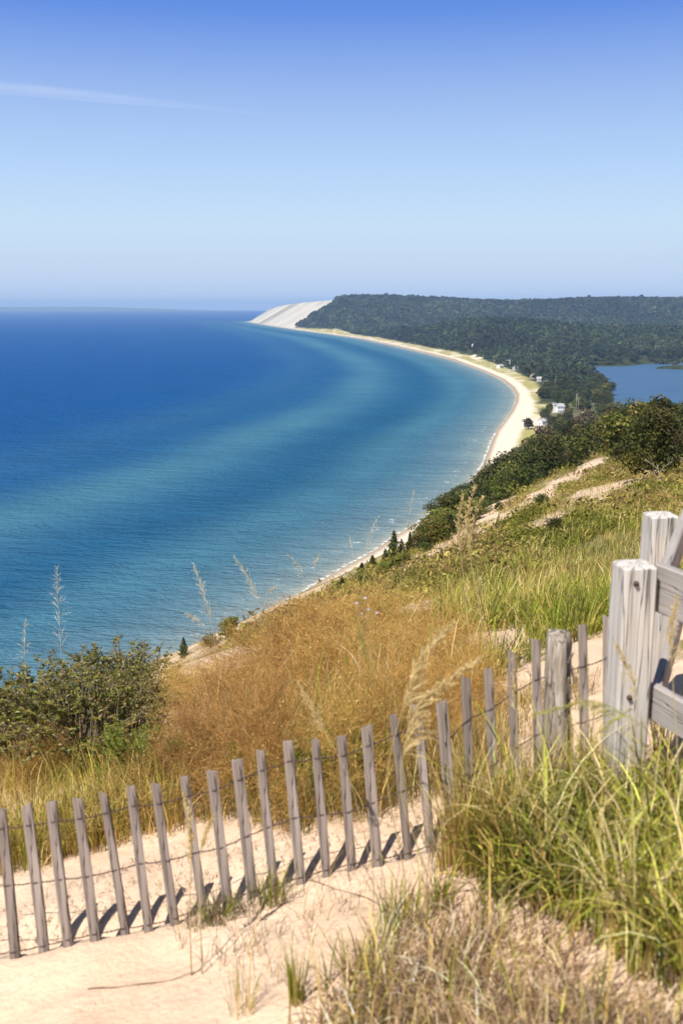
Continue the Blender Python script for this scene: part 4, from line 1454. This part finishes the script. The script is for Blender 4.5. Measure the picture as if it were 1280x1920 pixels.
grass_field('weed_stems', 'tall green and straw weed stems growing up through the rusty bushes', [(340, 1440), (420, 1330), (520, 1240), (700, 1220), (860, 1300), (880, 1400), (760, 1460), (560, 1500)], 170, 5, (.30, .62), (.0016, .0038), [(.20, .25, .03), (.30, .32, .05), (.62, .48, .22), (.70, .56, .32), (.40, .36, .08), (.14, .18, .03)], (.15, 1.2), .09)
grass_field('slope_grass', 'tall green and straw grass on the slope right of the bushes', [(800, 1290), (830, 1120), (960, 1060), (1100, 960), (1240, 905), (1380, 900), (1380, 1060), (1200, 1180), (1000, 1220), (900, 1290)], 1800, 12, (.14, .40), (.0018, .0040), [ST_GREEN[2], ST_GREEN[0], (.11, .13, .02)] + ST_GREEN + ST_DRY[:3] + [(.40, .34, .09), (.46, .37, .13), (.30, .22, .09)], (.4, 2.0), .10, wscale=.045)
grass_field('far_slope_grass', 'sparse yellowish tussock grass over the far bluff face', [(440, 1200), (560, 1130), (700, 1070), (820, 1010), (930, 950), (1040, 880), (1140, 858), (1280, 880), (1380, 890), (1240, 930), (1100, 990), (900, 1090), (760, 1120), (560, 1200)], 1500, 8, (.10, .26), (.0018, .0030), [(.15, .17, .03), (.20, .20, .045), (.30, .26, .08)] + ST_DRY[:2] + [(.36, .30, .11), (.24, .17, .08)], (.3, 1.6), .16, K=4, wscale=.06, hscale=.004)
def ground_cover(name, label, poly, n, rad, nq, cols, flat, thr):
    T = scatter_px(poly, n)
    r = np.hypot(T[:, 0], T[:, 1])
    pn = fbm((T[:, 0] * .8 - T[:, 1] * .35) / 7, (T[:, 0] * .35 + T[:, 1] * .8) / 34, 15, 4)
    k = (bare_mask(T[:, 0], T[:, 1]) < .35) & (pn + U(-.12, .12, n) > thr)
    T, r, pn = T[k], r[k], pn[k]
    R0 = rad * (1 + .055 * r) * np.exp(rng.normal(size=len(r)) * .35)
    ci = np.clip(((fbm(T[:, 0] / 6, T[:, 1] / 9, 301, 3) - .3) / .4 + rng.normal(size=len(r)) * .2) * len(cols), 0, len(cols) - 1).astype(int)
    base = np.array(cols)[ci] * U(.7, 1.3, (len(r), 1))
    d_ = rng.normal(size=(len(r), nq, 3)); d_[..., 2] = np.abs(d_[..., 2]); d_ /= np.linalg.norm(d_, axis=2)[..., None]
    P = T[:, None] + d_ * U(.5, 1.05, (len(r), nq, 1)) * R0[:, None, None] * np.array([1.2, 1.2, flat])
    mb = MB()
    nr = d_ + rng.normal(size=d_.shape) * .6
    leafquads(mb, P.reshape(-1, 3), (R0[:, None] * U(.06, .19, (len(r), nq))).ravel(), nr.reshape(-1, 3), np.clip(base[:, None] * U(.75, 1.3, (len(r), nq, 1)), 0, 1).reshape(-1, 3), .35)
    print(name, len(r))
    return tag(mb.build(name, M['grass'], tint=True, smooth=False), label, 'ground cover', kind='stuff')


ground_cover('ground_cover', 'low olive and brown scrub patches over the bluff face', [(440, 1210), (560, 1130), (700, 1068), (820, 1005), (930, 945), (1040, 872), (1140, 850), (1280, 872), (1390, 880), (1300, 960), (1100, 1010), (900, 1110), (760, 1130), (560, 1210)], 11000, .10, 38,
             [(.15, .15, .025), (.24, .215, .04), (.36, .28, .08), (.42, .32, .12), (.26, .17, .06), (.21, .20, .04), (.34, .29, .07)], .55, .40)
grass_field('sand_litter', 'scattered dry stems lying on the sand by the fence', [(340, 1690), (560, 1650), (820, 1590), (860, 1640), (620, 1760), (520, 1920), (300, 1780)], 60, 5, (.08, .2), (.0008, .0015), ST_DRY[1:4] + [(.16, .10, .06)], (.9, 2.2), .05)
grass_field('stem_litter', 'fine dark dry stems and litter strewn on the sand behind the fence', [(-20, 1720), (240, 1610), (420, 1580), (600, 1550), (800, 1500), (980, 1440), (1140, 1320), (1180, 1500), (1000, 1560), (700, 1640), (420, 1690), (-20, 1800)], 420, 4, (.02, .09), (.0008, .0018), TWG, (1.2, 2.6), .05)
grass_field('lip_grass', 'short dry grass tufts on the sand just behind the fence', [(60, 1640), (240, 1560), (420, 1540), (600, 1520), (800, 1470), (960, 1400), (1120, 1300), (1160, 1200), (1000, 1300), (700, 1480), (400, 1520), (150, 1570)], 300, 9, (.07, .28), (.0010, .0024), ST_DRY + [(.24, .22, .06), (.30, .18, .06), (.26, .30, .04)], (.3, 1.5), .04)


# single tufts standing on the sand
def tuft(px, py, n, hgt, cols, label, lean=(.2, 1.1), wid=(.0016, .0032), sp=.035):
    q = hit([px], [py], hi=60)[0]
    mb = MB()
    a = U(0, 6.28, n); s_ = np.sqrt(U(0, 1, n)) * sp
    B = np.stack([np.cos(a) * s_, np.sin(a) * s_, 0 * a - .015], 1)
    blades(mb, B, U(hgt * .5, hgt, n), U(lean[0], lean[1], n), a + rng.normal(size=n) * .6, U(wid[0], wid[1], n), mixcol(cols, n, None, .25), 5, .5)
    o = mb.build('grass_tuft', M['grass'], tint=True)
    o.location = [float(v) for v in q]
    return tag(o, label, 'grass tuft', 'grass tufts standing on the sand')


TW = [(.24, .19, .10), (.17, .12, .07), (.34, .26, .15), (.12, .11, .05)]
tuft(415, 1722, 130, .15, TW + ST_GREEN[:1], 'brown matted tuft at the foot of the ninth picket', (.5, 1.7), (.001, .0024), .06)
tuft(372, 1735, 70, .12, TW + ST_GREEN[:1], 'small brown tuft left of the matted one at the fence', (.5, 1.7), (.001, .0022), .05)
tuft(512, 1692, 100, .20, ST_GREEN + TW, 'olive tuft at the fence beside the dark-stained picket', (.3, 1.2), (.001, .0024), .05)
tuft(470, 1705, 60, .13, TW, 'low dry tuft between the two larger fence tufts', (.5, 1.6), (.001, .002), .05)
tuft(555, 1880, 45, .26, ST_GREEN[:3] + ST_DRY[:1], 'upright green tuft on the sand near the bottom centre', (.1, .8), (.0016, .0032), .025)
tuft(732, 1750, 36, .30, ST_GREEN[:3], 'loose green tuft on the sand right of centre', (.15, 1.0), (.0016, .0030), .03)
tuft(668, 1835, 40, .20, ST_DRY + ST_GREEN[:2], 'thin mixed tuft on the sand left of the straw mat', (.3, 1.3), (.0012, .0024), .04)
tuft(455, 1900, 26, .30, ST_DRY[:3] + ST_GREEN[:1], 'sparse straw tuft at the bottom edge left of the green one', (.1, .7), (.001, .002), .04)
tuft(830, 1700, 40, .26, ST_GREEN, 'green tuft at the left edge of the dense grass', (.2, 1.2), (.0014, .003), .04)
tuft(1240, 1420, 50, .42, ST_GREEN[1:] + ST_DRY[:2], 'tall tuft in front of the lower railing planks', (.2, 1.0), (.0014, .003), .05)
tuft(1000, 1240, 60, .34, ST_GREEN, 'green tuft at the edge of the sand behind the fence', (.2, 1.1), (.002, .004), .07)
tuft(1130, 1180, 60, .36, ST_GREEN, 'green tuft beside the last picket', (.3, 1.2), (.002, .004), .07)


# ---- rusty bushes: domes of fine forked dry stems with specks of seed
def make_rusty(seed, h, w, nst=150, cols=None, seeds=None, nseed=7000):
    root = empty('rusty_bush', (0, 0, 0))
    mb = MB(); sd = MB()
    cols = cols or [(.42, .215, .06), (.50, .275, .085), (.30, .15, .045), (.54, .34, .13), (.34, .24, .07)]
    n = nst
    a = U(0, 6.28, n); e = np.arccos(U(.08, 1, n))
    d = np.stack([np.cos(a) * np.sin(e), np.sin(a) * np.sin(e), np.cos(e)], 1)
    L = U(.75, 1.0, n)
    tipp = d * L[:, None] * np.array([w / 2, w / 2, h])
    t = np.linspace(0, 1, 6)[None, :, None]
    mid = tipp * np.array([.45, .45, .7])
    P = (1 - t) ** 2 * 0 + 2 * t * (1 - t) * mid[:, None] + t ** 2 * tipp[:, None]
    P = P + rng.normal(size=P.shape) * .012 * t
    ribbons(mb, P, np.linspace(.0016, .0009, 6)[None] * np.exp(rng.normal(size=(n, 1)) * .5), np.cross(d, rng.normal(size=(n, 3))), mixcol(cols + [(.66, .50, .26)], n, None, .25))
    # side branches, three generations of them, each shorter
    src, dr = P[:, 2:].reshape(-1, 3), np.repeat(d, 4, 0)
    for gen, (m, Lb, wd) in enumerate(((3, .20, .0010), (3, .11, .0008), (2, .06, .0007))):
        k = np.repeat(np.arange(len(src)), m)
        if len(k) > 9000: k = rng.choice(k, 9000, False)
        o0 = src[k]
        dd_ = dr[k] + rng.normal(size=(len(k), 3)) * .75; dd_[:, 2] += .2
        dd_ /= np.linalg.norm(dd_, axis=1)[:, None]
        ln = Lb * U(.5, 1.2, len(k)) * (w / 1.1)
        tt = np.linspace(0, 1, 3)[None, :, None]
        PP = o0[:, None] + dd_[:, None] * tt * ln[:, None, None] + rng.normal(size=(len(k), 3, 3)) * .006 * tt
        PP[..., 2] = np.maximum(PP[..., 2], .01)
        sv = np.cross(dd_, rng.normal(size=(len(k), 3))); sv /= np.linalg.norm(sv, axis=1)[:, None]
        ribbons(mb, PP, np.repeat(np.array([[wd, wd * .9, wd * .6]]), len(k), 0), sv, mixcol(cols, len(k), None, .25))
        src = PP[:, 1:].reshape(-1, 3); dr = np.repeat(dd_, 2, 0)
    k = rng.choice(len(src), min(nseed, len(src)), False)
    leafquads(sd, src[k] + rng.normal(size=(len(k), 3)) * .008, U(.0026, .0058, len(k)), rng.normal(size=(len(k), 3)), mixcol(seeds or [(.64, .36, .125), (.50, .26, .08), (.78, .52, .22), (.34, .165, .05), (.50, .34, .09)], len(k), None, .3), .7)
    mb.build('stems', M['rusty'], root, tint=True)
    sd.build('seed_heads', M['rusty'], root, tint=True, smooth=False)
    return root


protoR = [make_rusty(1, .72, 1.15, 110), make_rusty(2, .62, 1.25, 70, nseed=4500),
          make_rusty(3, .66, 1.15, 60, [(.46, .25, .07), (.54, .31, .10), (.34, .20, .05), (.58, .38, .13), (.30, .28, .06)], [(.68, .42, .16), (.54, .31, .10), (.80, .58, .28), (.40, .22, .07), (.38, .34, .08)], 4500)]
RB = [(400, 1475, .62, 1.0, 'rusty bush at the left end of the brown mass'), (515, 1492, .72, 1.15, 'large rusty bush right behind the fence middle'), (632, 1480, .70, 1.1, 'rusty bush behind the pickets right of centre'),
      (745, 1430, .66, 1.0, 'rusty bush under the blurred grass plume'), (840, 1350, .55, .95, 'rusty bush at the right end of the brown mass'), (470, 1375, .74, 1.3, 'rusty bush second row at left centre'),
      (590, 1340, .80, 1.4, 'tallest rusty bush at the crown of the brown mass'), (700, 1310, .74, 1.3, 'rusty bush in the second row below the pale flowers'), (800, 1270, .62, 1.2, 'rusty bush at the upper right beside the tall grass'),
      (380, 1330, .55, 1.1, 'low rusty bush next to the leafy shrubs'), (520, 1270, .80, 1.5, 'rusty bush at the back left of the brown mass'), (640, 1235, .85, 1.6, 'rusty bush at the very back against the beach'), (745, 1215, .75, 1.5, 'rusty bush at the back right under the flower stalk'),
      (95, 1465, .32, .7, 'small tawny bush below the leafy shrubs at left'), (30, 1440, .3, .7, 'small tawny bush at the left edge of the picture')]
for i, (px, py, h, w, lab) in enumerate(RB):
    kR = (0, 1, 2, 1, 0, 0, 1, 2, 0, 2, 1, 0, 2, 1, 0)[i]
    o = protoR[kR] if i < 3 else copy_tree(protoR[kR])
    q = hit([px], [py], hi=60)[0]
    o.location = [float(v) for v in q]
    o.rotation_euler = (0, 0, U(0, 6.28))
    h *= (.78 if i < 5 else .62) if i < 13 else 1
    w *= .80 if i < 5 else .88
    hp0, wp0 = ((.72, 1.15), (.62, 1.25), (.66, 1.15))[kR]
    o.scale = (w / wp0, w / wp0, h / hp0)
    tag(o, lab, 'bush', 'rusty dry bushes behind the fence')


# ---- leafy shrubs
def make_leafy(name, h, w, nst, leaf, cols, per=26, droop=.3):
    root = empty(name, (0, 0, 0))
    st_ = MB(); lf = MB()
    for i in range(nst):
        a = U(0, 6.28); e = math.acos(U(.25, 1))
        tp = np.array([math.cos(a) * math.sin(e) * w / 2, math.sin(a) * math.sin(e) * w / 2, math.cos(e) * h]) * U(.7, 1.08)
        b0 = np.array([math.cos(a), math.sin(a), 0]) * w * U(0, .22)
        P = np.array([b0 * (1 - t) ** 1.3 + tp * t + np.array([0, 0, h * .25 * math.sin(math.pi * t)]) * (1 - droop) for t in np.linspace(0, 1, 7)])
        P[1:] += rng.normal(size=(6, 3)) * .012
        tube(st_, P, np.linspace(.005, .0018, 7), 4, cap=False)
        n = per
        t = U(.25, 1.03, n) ** .7
        seg = np.clip((t * 6).astype(int), 0, 5); fr_ = t * 6 - seg
        C = P[seg] * (1 - fr_[:, None]) + P[seg + 1] * fr_[:, None]
        ang = U(0, 6.28, n)
        off = np.stack([np.cos(ang), np.sin(ang), U(-.2, .7, n)], 1)
        sz = leaf * U(.55, 1.15, n)
        C = C + off * sz[:, None] * .9
        nr = np.stack([-off[:, 0] * .5, -off[:, 1] * .5, np.ones(n)], 1) + rng.normal(size=(n, 3)) * .55
        nr /= np.linalg.norm(nr, axis=1)[:, None]
        u = off - nr * (off * nr).sum(1)[:, None]; u /= np.linalg.norm(u, axis=1)[:, None]
        v = np.cross(nr, u)
        s_ = sz[:, None]
        cup = nr * s_ * .16
        V = np.stack([C - u * s_, C - u * s_ * .35 + v * s_ * .42 + cup, C + u * s_ * .25 + v * s_ * .36 + cup, C + u * s_ - cup, C + u * s_ * .25 - v * s_ * .36 + cup, C - u * s_ * .35 - v * s_ * .42 + cup], 1).reshape(-1, 3)
        F = (np.arange(n) * 6)[:, None, None] + np.array([[0, 1, 2, 3], [0, 3, 4, 5]])[None]
        c = np.repeat(np.clip(mixcol(cols, n, None, .2), 0, 1)[:, None], 6, 1).reshape(-1, 3)
        lf.add(V, F.reshape(-1, 4), c)
    st_.build('stems', M['bark'], root)
    lf.build('foliage', M['leaf'], root, tint=True, smooth=False)
    return root


LG = [(.14, .155, .02), (.20, .20, .028), (.09, .10, .016), (.28, .26, .06), (.24, .18, .04), (.36, .28, .11)]
pl = [make_leafy('leafy_shrub', .8, 1.2, 150, .021, LG), make_leafy('leafy_shrub', .7, 1.1, 135, .019, LG + [(.13, .09, .035), (.16, .13, .05)])]
LS = [(60, 1445, .74, 1.2, 'dense dark leafy shrub at the far left of the picture', 0), (165, 1440, .76, 1.2, 'dark leafy shrub in the middle of the leafy row', 0), (252, 1385, .50, .9, 'leafy shrub at the right end of the row against the water', 0),
      (-40, 1420, .85, 1.3, 'leafy shrub cut by the left picture edge', 1), (120, 1330, .80, 1.4, 'leafy shrub behind the front row at left', 1), (20, 1340, .95, 1.5, 'tall leafy shrub behind the front row by the left edge', 1), (215, 1320, .62, 1.3, 'low leafy shrub behind, touching the brown bushes', 1),
      (105, 1400, .74, 1.3, 'leafy shrub filling the gap in the middle of the leafy row', 1), (275, 1330, .55, .9, 'small leafy shrub at the right tip of the row over the water', 1)]
for i, (px, py, h, w, lab, k) in enumerate(LS):
    first = not any(x[5] == k for x in LS[:i])
    o = pl[k] if first else copy_tree(pl[k])
    q = hit([px], [py], hi=80)[0]
    o.location = [float(v) for v in q]
    o.rotation_euler = (0, 0, U(0, 6.28))
    o.scale = (w / (1.2, 1.1)[k], w / (1.2, 1.1)[k], 1.02 * h / (.8, .7)[k])
    tag(o, lab, 'shrub', 'leafy shrubs at the brink')


# ---- bright green feathery herbs
def make_herb(h, nst, spread):
    root = empty('feathery_herb', (0, 0, 0))
    s_ = MB(); f_ = MB()
    for i in range(nst):
        a = U(0, 6.28); ln = U(.05, .45)
        tp = np.array([math.cos(a) * ln * spread, math.sin(a) * ln * spread, h * U(.7, 1)])
        t = np.linspace(0, 1, 6)[:, None]
        P = tp * t * np.array([1, 1, 1]) + np.array([0, 0, 0.0]) + rng.normal(size=(6, 3)) * .008 * t
        tube(s_, P, np.linspace(.003, .0012, 6), 4, cap=False)
        n = 230
        u = U(.12, 1, n)
        C = np.stack([np.interp(u, t[:, 0], P[:, k]) for k in range(3)], 1)
        an = U(0, 6.28, n); rl_ = .05 * (1.15 - u) ** .6 * (h / .4)
        d_ = np.stack([np.cos(an), np.sin(an), U(.3, 1.1, n)], 1)
        PP = C[:, None] + d_[:, None] * (np.array([0, .5, 1])[None, :, None]) * rl_[:, None, None]
        PP[:, 2, 2] -= .006
        sv = np.cross(d_, rng.normal(size=(n, 3))); sv /= np.linalg.norm(sv, axis=1)[:, None]
        ribbons(f_, PP, np.repeat(np.array([[.0014, .0022, .0004]]), n, 0), sv, mixcol([(.20, .24, .03), (.26, .28, .04), (.15, .19, .03), (.33, .32, .07)], n, None, .2))
    s_.build('stems', M['leaf'], root)
    f_.build('foliage', M['leaf'], root, tint=True)
    return root


herb = make_herb(.42, 16, .5)
for i, (px, py, s_, lab) in enumerate(((262, 1478, 1.0, 'bright green feathery herb in front of the leafy shrubs'), (300, 1492, .85, 'bright feathery herb a little lower and right of the tall one'), (350, 1478, .85, 'green feathery herb beside the left end of the brown bushes'), (228, 1462, .9, 'green feathery herb leaning left against the leafy shrubs'), (455, 1500, .8, 'green feathery herb at the foot of the brown mass left of its middle'), (590, 1505, .85, 'green feathery herb at the foot of the brown mass behind the fence middle'), (700, 1478, .8, 'green feathery herb at the foot of the brown mass near its right end'))):
    o = herb if i == 0 else copy_tree(herb)
    q = hit([px], [py], hi=60)[0]
    o.location = [float(v) for v in q]
    o.rotation_euler = (U(-.1, .1), U(-.1, .1), U(0, 6.28))
    o.scale = (s_, s_, s_)
    tag(o, lab, 'herb', 'feathery green herbs')


# ---- tall grass stalks with seed plumes
def stalk(pts, d, plume, label, col=(.50, .42, .20), dense=70, wid=.0016, spread=.35, d1=None):
    """stalk through photograph points at one distance (standing on the land), the upper part carrying a plume"""
    pts = np.array(pts, float)
    d1 = d if d1 is None else d1
    dd_ = np.linspace(d, d1, len(pts))
    Wp = atd(pts[:, 0], pts[:, 1], dd_)
    tt = np.linspace(0, 1, 24)
    t0 = np.linspace(0, 1, len(pts))
    P = np.stack([np.interp(tt, t0, Wp[:, k]) for k in range(3)], 1)
    for _ in range(3):
        P[1:-1] = .25 * P[:-2] + .5 * P[1:-1] + .25 * P[2:]
    gz = float(H(P[0, 0], P[0, 1]))
    foot = np.array([P[0, 0], P[0, 1], gz - .02])
    if P[0, 2] > gz:
        P = np.concatenate([np.linspace(foot, P[0], 6)[:-1], P])
    root = empty('grass_stalk', foot)
    tag(root, label, 'grass stalk', 'tall grass stalks with seed plumes')
    sc = d / 5.0
    s_ = MB()
    tube(s_, P - foot, np.linspace(wid * 1.2, wid * .5, len(P)), 5, np.array(col) * .9)
    s_.build('stem', M['grass'], root, tint=True)
    f_ = MB()
    n0 = int(len(P) * (1 - plume))
    pl_ = P[n0:]
    n = int(dense * 1.7)
    u = U(0, 1, n)
    C = np.stack([np.interp(u, np.linspace(0, 1, len(pl_)), pl_[:, k]) for k in range(3)], 1)
    ax = pl_[-1] - pl_[0]; Lp = np.linalg.norm(ax); ax /= Lp
    dv = ax + rng.normal(size=(n, 3)) * spread
    dv /= np.linalg.norm(dv, axis=1)[:, None]
    ln = Lp * .28 * (1.1 - u) * U(.4, 1.0, n) + .012 * sc
    t3 = np.linspace(0, 1, 4)[None, :, None]
    PP = C[:, None] + dv[:, None] * t3 * ln[:, None, None]
    PP[..., 2] -= (t3[..., 0] ** 2) * ln[:, None] * .25
    sv = np.cross(dv, rng.normal(size=(n, 3))); sv /= np.linalg.norm(sv, axis=1)[:, None]
    ribbons(f_, PP - foot, np.repeat(wid * np.array([[.35, .5, .8, .2]]), n, 0), sv, mixcol([col, tuple(k * 1.2 for k in col), tuple(k * .75 for k in col)], n, None, .15))
    m = n * 5
    k = rng.integers(0, n, m); tq = U(.35, 1, m)
    S = PP[k, 0] * (1 - tq[:, None]) + PP[k, 3] * tq[:, None]
    leafquads(f_, S - foot, wid * U(1.6, 3.2, m), rng.normal(size=(m, 3)), mixcol([tuple(min(1, k_ * 1.25) for k_ in col), col], m, None, .15), .4)
    f_.build('plume', M['grass'], root, tint=True, smooth=False)['kind'] = 'stuff'
    return root


PALE = (.60, .56, .42)
STRAW = (.60, .48, .24)
stalk([(118, 1290), (114, 1200), (108, 1120), (107, 1062)], 8.6, .62, 'faint pale plume standing alone against the water at left', PALE, 60, .0016, .5)
stalk([(50, 1300), (46, 1220), (48, 1160)], 8.6, .5, 'short pale plume over the leafy shrubs near the left edge', PALE, 40, .0016, .5)
stalk([(408, 1290), (402, 1190), (382, 1110), (364, 1058)], 9.0, .55, 'pale narrow plume leaning left against the water', PALE, 60, .0020, .35)
stalk([(415, 1300), (400, 1200), (375, 1165), (350, 1150)], 9.0, .4, 'low pale side plume below the narrow one', PALE, 50, .0018, .5)
stalk([(500, 1260), (490, 1140), (470, 1090), (440, 1044)], 9.0, .45, 'tall pale plume bending left above the brown bushes', PALE, 60, .0020, .3)
stalk([(496, 1270), (494, 1150), (500, 1110), (516, 1100)], 9.0, .3, 'thin pale plume bending right beside the tall one', PALE, 40, .0016, .4)
stalk([(575, 1240), (574, 1130), (566, 1065), (540, 1040)], 10.0, .45, 'drooping fine plume over the water by the pale beach', PALE, 40, .0014, .5)
stalk([(580, 1220), (584, 1110), (590, 1060), (598, 1038)], 10.0, .35, 'upright fine plume just right of the drooping one', PALE, 40, .0014, .5)
stalk([(680, 1200), (682, 1080), (688, 1010), (710, 968)], 11.0, .45, 'fine plume in front of the water above the spired conifer', PALE, 50, .0014, .35)
stalk([(668, 1200), (664, 1080), (660, 1030), (656, 1010)], 11.0, .3, 'small pale spike left of the fine plume', PALE, 40, .0014, .25)
stalk([(745, 1200), (752, 1050), (766, 960), (776, 920)], 11.0, .35, 'very faint feathery plume high over the water', PALE, 40, .0012, .5)
stalk([(905, 1180), (880, 1040), (872, 980), (890, 912)], 6.0, .5, 'thick straw plume in front of the dark bluff trees', STRAW, 90, .0026, .30)
stalk([(880, 1200), (866, 1060), (858, 990), (868, 930)], 6.0, .45, 'straw plume left of the thickest one', STRAW, 80, .0024, .32)
stalk([(910, 1190), (892, 1050), (884, 990), (905, 930)], 6.1, .42, 'straw plume right of the thickest one', STRAW, 70, .0022, .32)
stalk([(800, 1640), (745, 1480), (770, 1330), (900, 1235)], 3.3, .42, 'large soft straw plume arching right before the brown bushes', STRAW, 150, .0022, .30, 3.2)
stalk([(815, 1640), (740, 1420), (690, 1250), (668, 1160)], 3.4, .25, 'tall thin green stalk crossing the brown bushes', (.34, .32, .10), 30, .0014, .2)
stalk([(760, 1650), (720, 1450), (780, 1240), (850, 1170)], 3.5, .38, 'straw plume arching right high over the brown bushes', STRAW, 110, .0018, .32)
stalk([(845, 1600), (830, 1400), (826, 1200), (826, 1080)], 3.9, .2, 'upright dark green stalk at the right of the brown bushes', (.20, .20, .06), 20, .0016, .1)
stalk([(700, 1640), (660, 1470), (610, 1370), (560, 1280)], 3.6, .3, 'straw stalk leaning left over the bushes', STRAW, 60, .0013, .3)
stalk([(355, 1700), (360, 1600), (355, 1530), (345, 1490)], 3.5, .6, 'blurred straw plume in front of the eighth picket', STRAW, 80, .0022, .2)
stalk([(375, 1700), (372, 1620), (380, 1575), (400, 1530)], 3.5, .4, 'second blurred straw plume before the eighth picket', STRAW, 60, .0018, .2)
stalk([(1290, 1520), (1220, 1370), (1120, 1310), (1000, 1340)], 3.1, .42, 'long grass stalk arching left across the big post', (.42, .40, .13), 60, .0016, .2)
stalk([(1215, 1560), (1200, 1400), (1190, 1280), (1150, 1200)], 3.3, .35, 'straw stalk with seeds in front of the big post', STRAW, 60, .0014, .35)
stalk([(1270, 1420), (1262, 1300), (1255, 1200), (1268, 1120)], 3.2, .4, 'straw plume in front of the railing planks', STRAW, 80, .0016, .3)
stalk([(990, 1560), (975, 1430), (965, 1330), (960, 1230)], 3.7, .3, 'thin straw stalk beside the split post', STRAW, 40, .0013, .25)
stalk([(1075, 1560), (1090, 1450), (1110, 1380), (1180, 1330)], 3.4, .3, 'thin green stalk bending right past the last pickets', (.40, .38, .12), 40, .0013, .2)
stalk([(1005, 1170), (1010, 1060), (1016, 980), (1022, 920)], 10.0, .25, 'slim upright stalk on the grassy slope', (.30, .27, .09), 24, .0020, .1)
stalk([(930, 1130), (932, 1060), (928, 1000), (934, 965)], 10.0, .2, 'slim dark stalk on the slope above the brown bushes', (.20, .18, .07), 20, .0020, .1)
stalk([(1190, 1060), (1192, 1000), (1194, 960), (1198, 935)], 9.5, .3, 'straw stalk standing just left of the far post', STRAW, 24, .0020, .1)

# flower stalk over the bushes
q = hit([690], [1250], hi=60)[0]
g = empty('aster_plant', q)
tag(g, 'stem with small pale lilac flowers above the brown bushes', 'flower')
b = MB()
for px, py in ((668, 1130), (684, 1120), (690, 1142), (706, 1148), (676, 1150)):
    e = atd(np.array(float(px)), np.array(float(py)), axd(q)) - q
    m_ = np.array([e[0] * .3, e[1] * .3, e[2] * .7])
    t = np.linspace(0, 1, 8)[:, None]
    tube(b, 2 * t * (1 - t) * m_ + t ** 2 * e, .003, 5, cap=False)
    fl = MB()
    for j in range(12):
        a = 2 * math.pi * j / 12
        u = np.array([math.cos(a), -.35, math.sin(a)]) * .013
        v = np.array([-math.sin(a), 0, math.cos(a)]) * .0045
        fl.add([e, e + u * .6 + v, e + u, e + u * .6 - v], [(0, 1, 2, 3)])
    fl.build('flower_head', M['petal'], g, smooth=False)
b.build('stems', M['bark'], g)

# twigs on the sand
for pts, lab in (([(165, 1856), (250, 1848), (320, 1840), (380, 1818)], 'long thin dry twig lying on the bare sand at lower left'), ([(830, 1850), (845, 1760), (865, 1690), (875, 1668)], 'dark upright stem stuck in the sand right of centre'),
                 ([(560, 1650), (700, 1690), (800, 1740)], 'dark curved stem lying on the sand in front of the fence')):
    pts = np.array(pts, float)
    q = hit(pts[:, 0], pts[:, 1], hi=40)
    tt = np.linspace(0, 1, 20); P = np.stack([np.interp(tt, np.linspace(0, 1, len(q)), q[:, k]) for k in range(3)], 1)
    for _ in range(2): P[1:-1] = .25 * P[:-2] + .5 * P[1:-1] + .25 * P[2:]
    P[:, 2] = H(P[:, 0], P[:, 1]) + .004 + .003 * np.sin(tt * 17)
    b = MB(); tube(b, P - P[0], np.linspace(.0028, .0012, 20), 5)
    o = b.build('dry_twig', M['twig']); o.location = [float(v) for v in P[0]]
    tag(o, lab, 'twig', 'twigs on the sand')

# ------------------------------------------------------------------ air
M['air'], n, l, o = new_mat('air')
pv = n.new('ShaderNodeVolumePrincipled')
pv.inputs['Color'].default_value = (.43, .65, 1.0, 1)
pv.inputs['Density'].default_value = 6.0e-5
pv.inputs['Anisotropy'].default_value = 0.0
l.new(pv.outputs[0], o.inputs['Volume'])
b = MB()
V, F = box_vf((3000, 13000, 108), X_ * 22000, Y_ * 14500, Z_ * 120); b.add(V, F)
tag(b.build('haze', M['air'], smooth=False), 'pale blue summer haze over the bay', 'haze', kind='stuff')
# prototypes that found no place are not part of the scene
for kind, ps in PROTO.items():
    for k, p in enumerate(ps):
        if (kind, k) not in USED:
            for c in list(p.children): bpy.data.objects.remove(c)
            bpy.data.objects.remove(p)
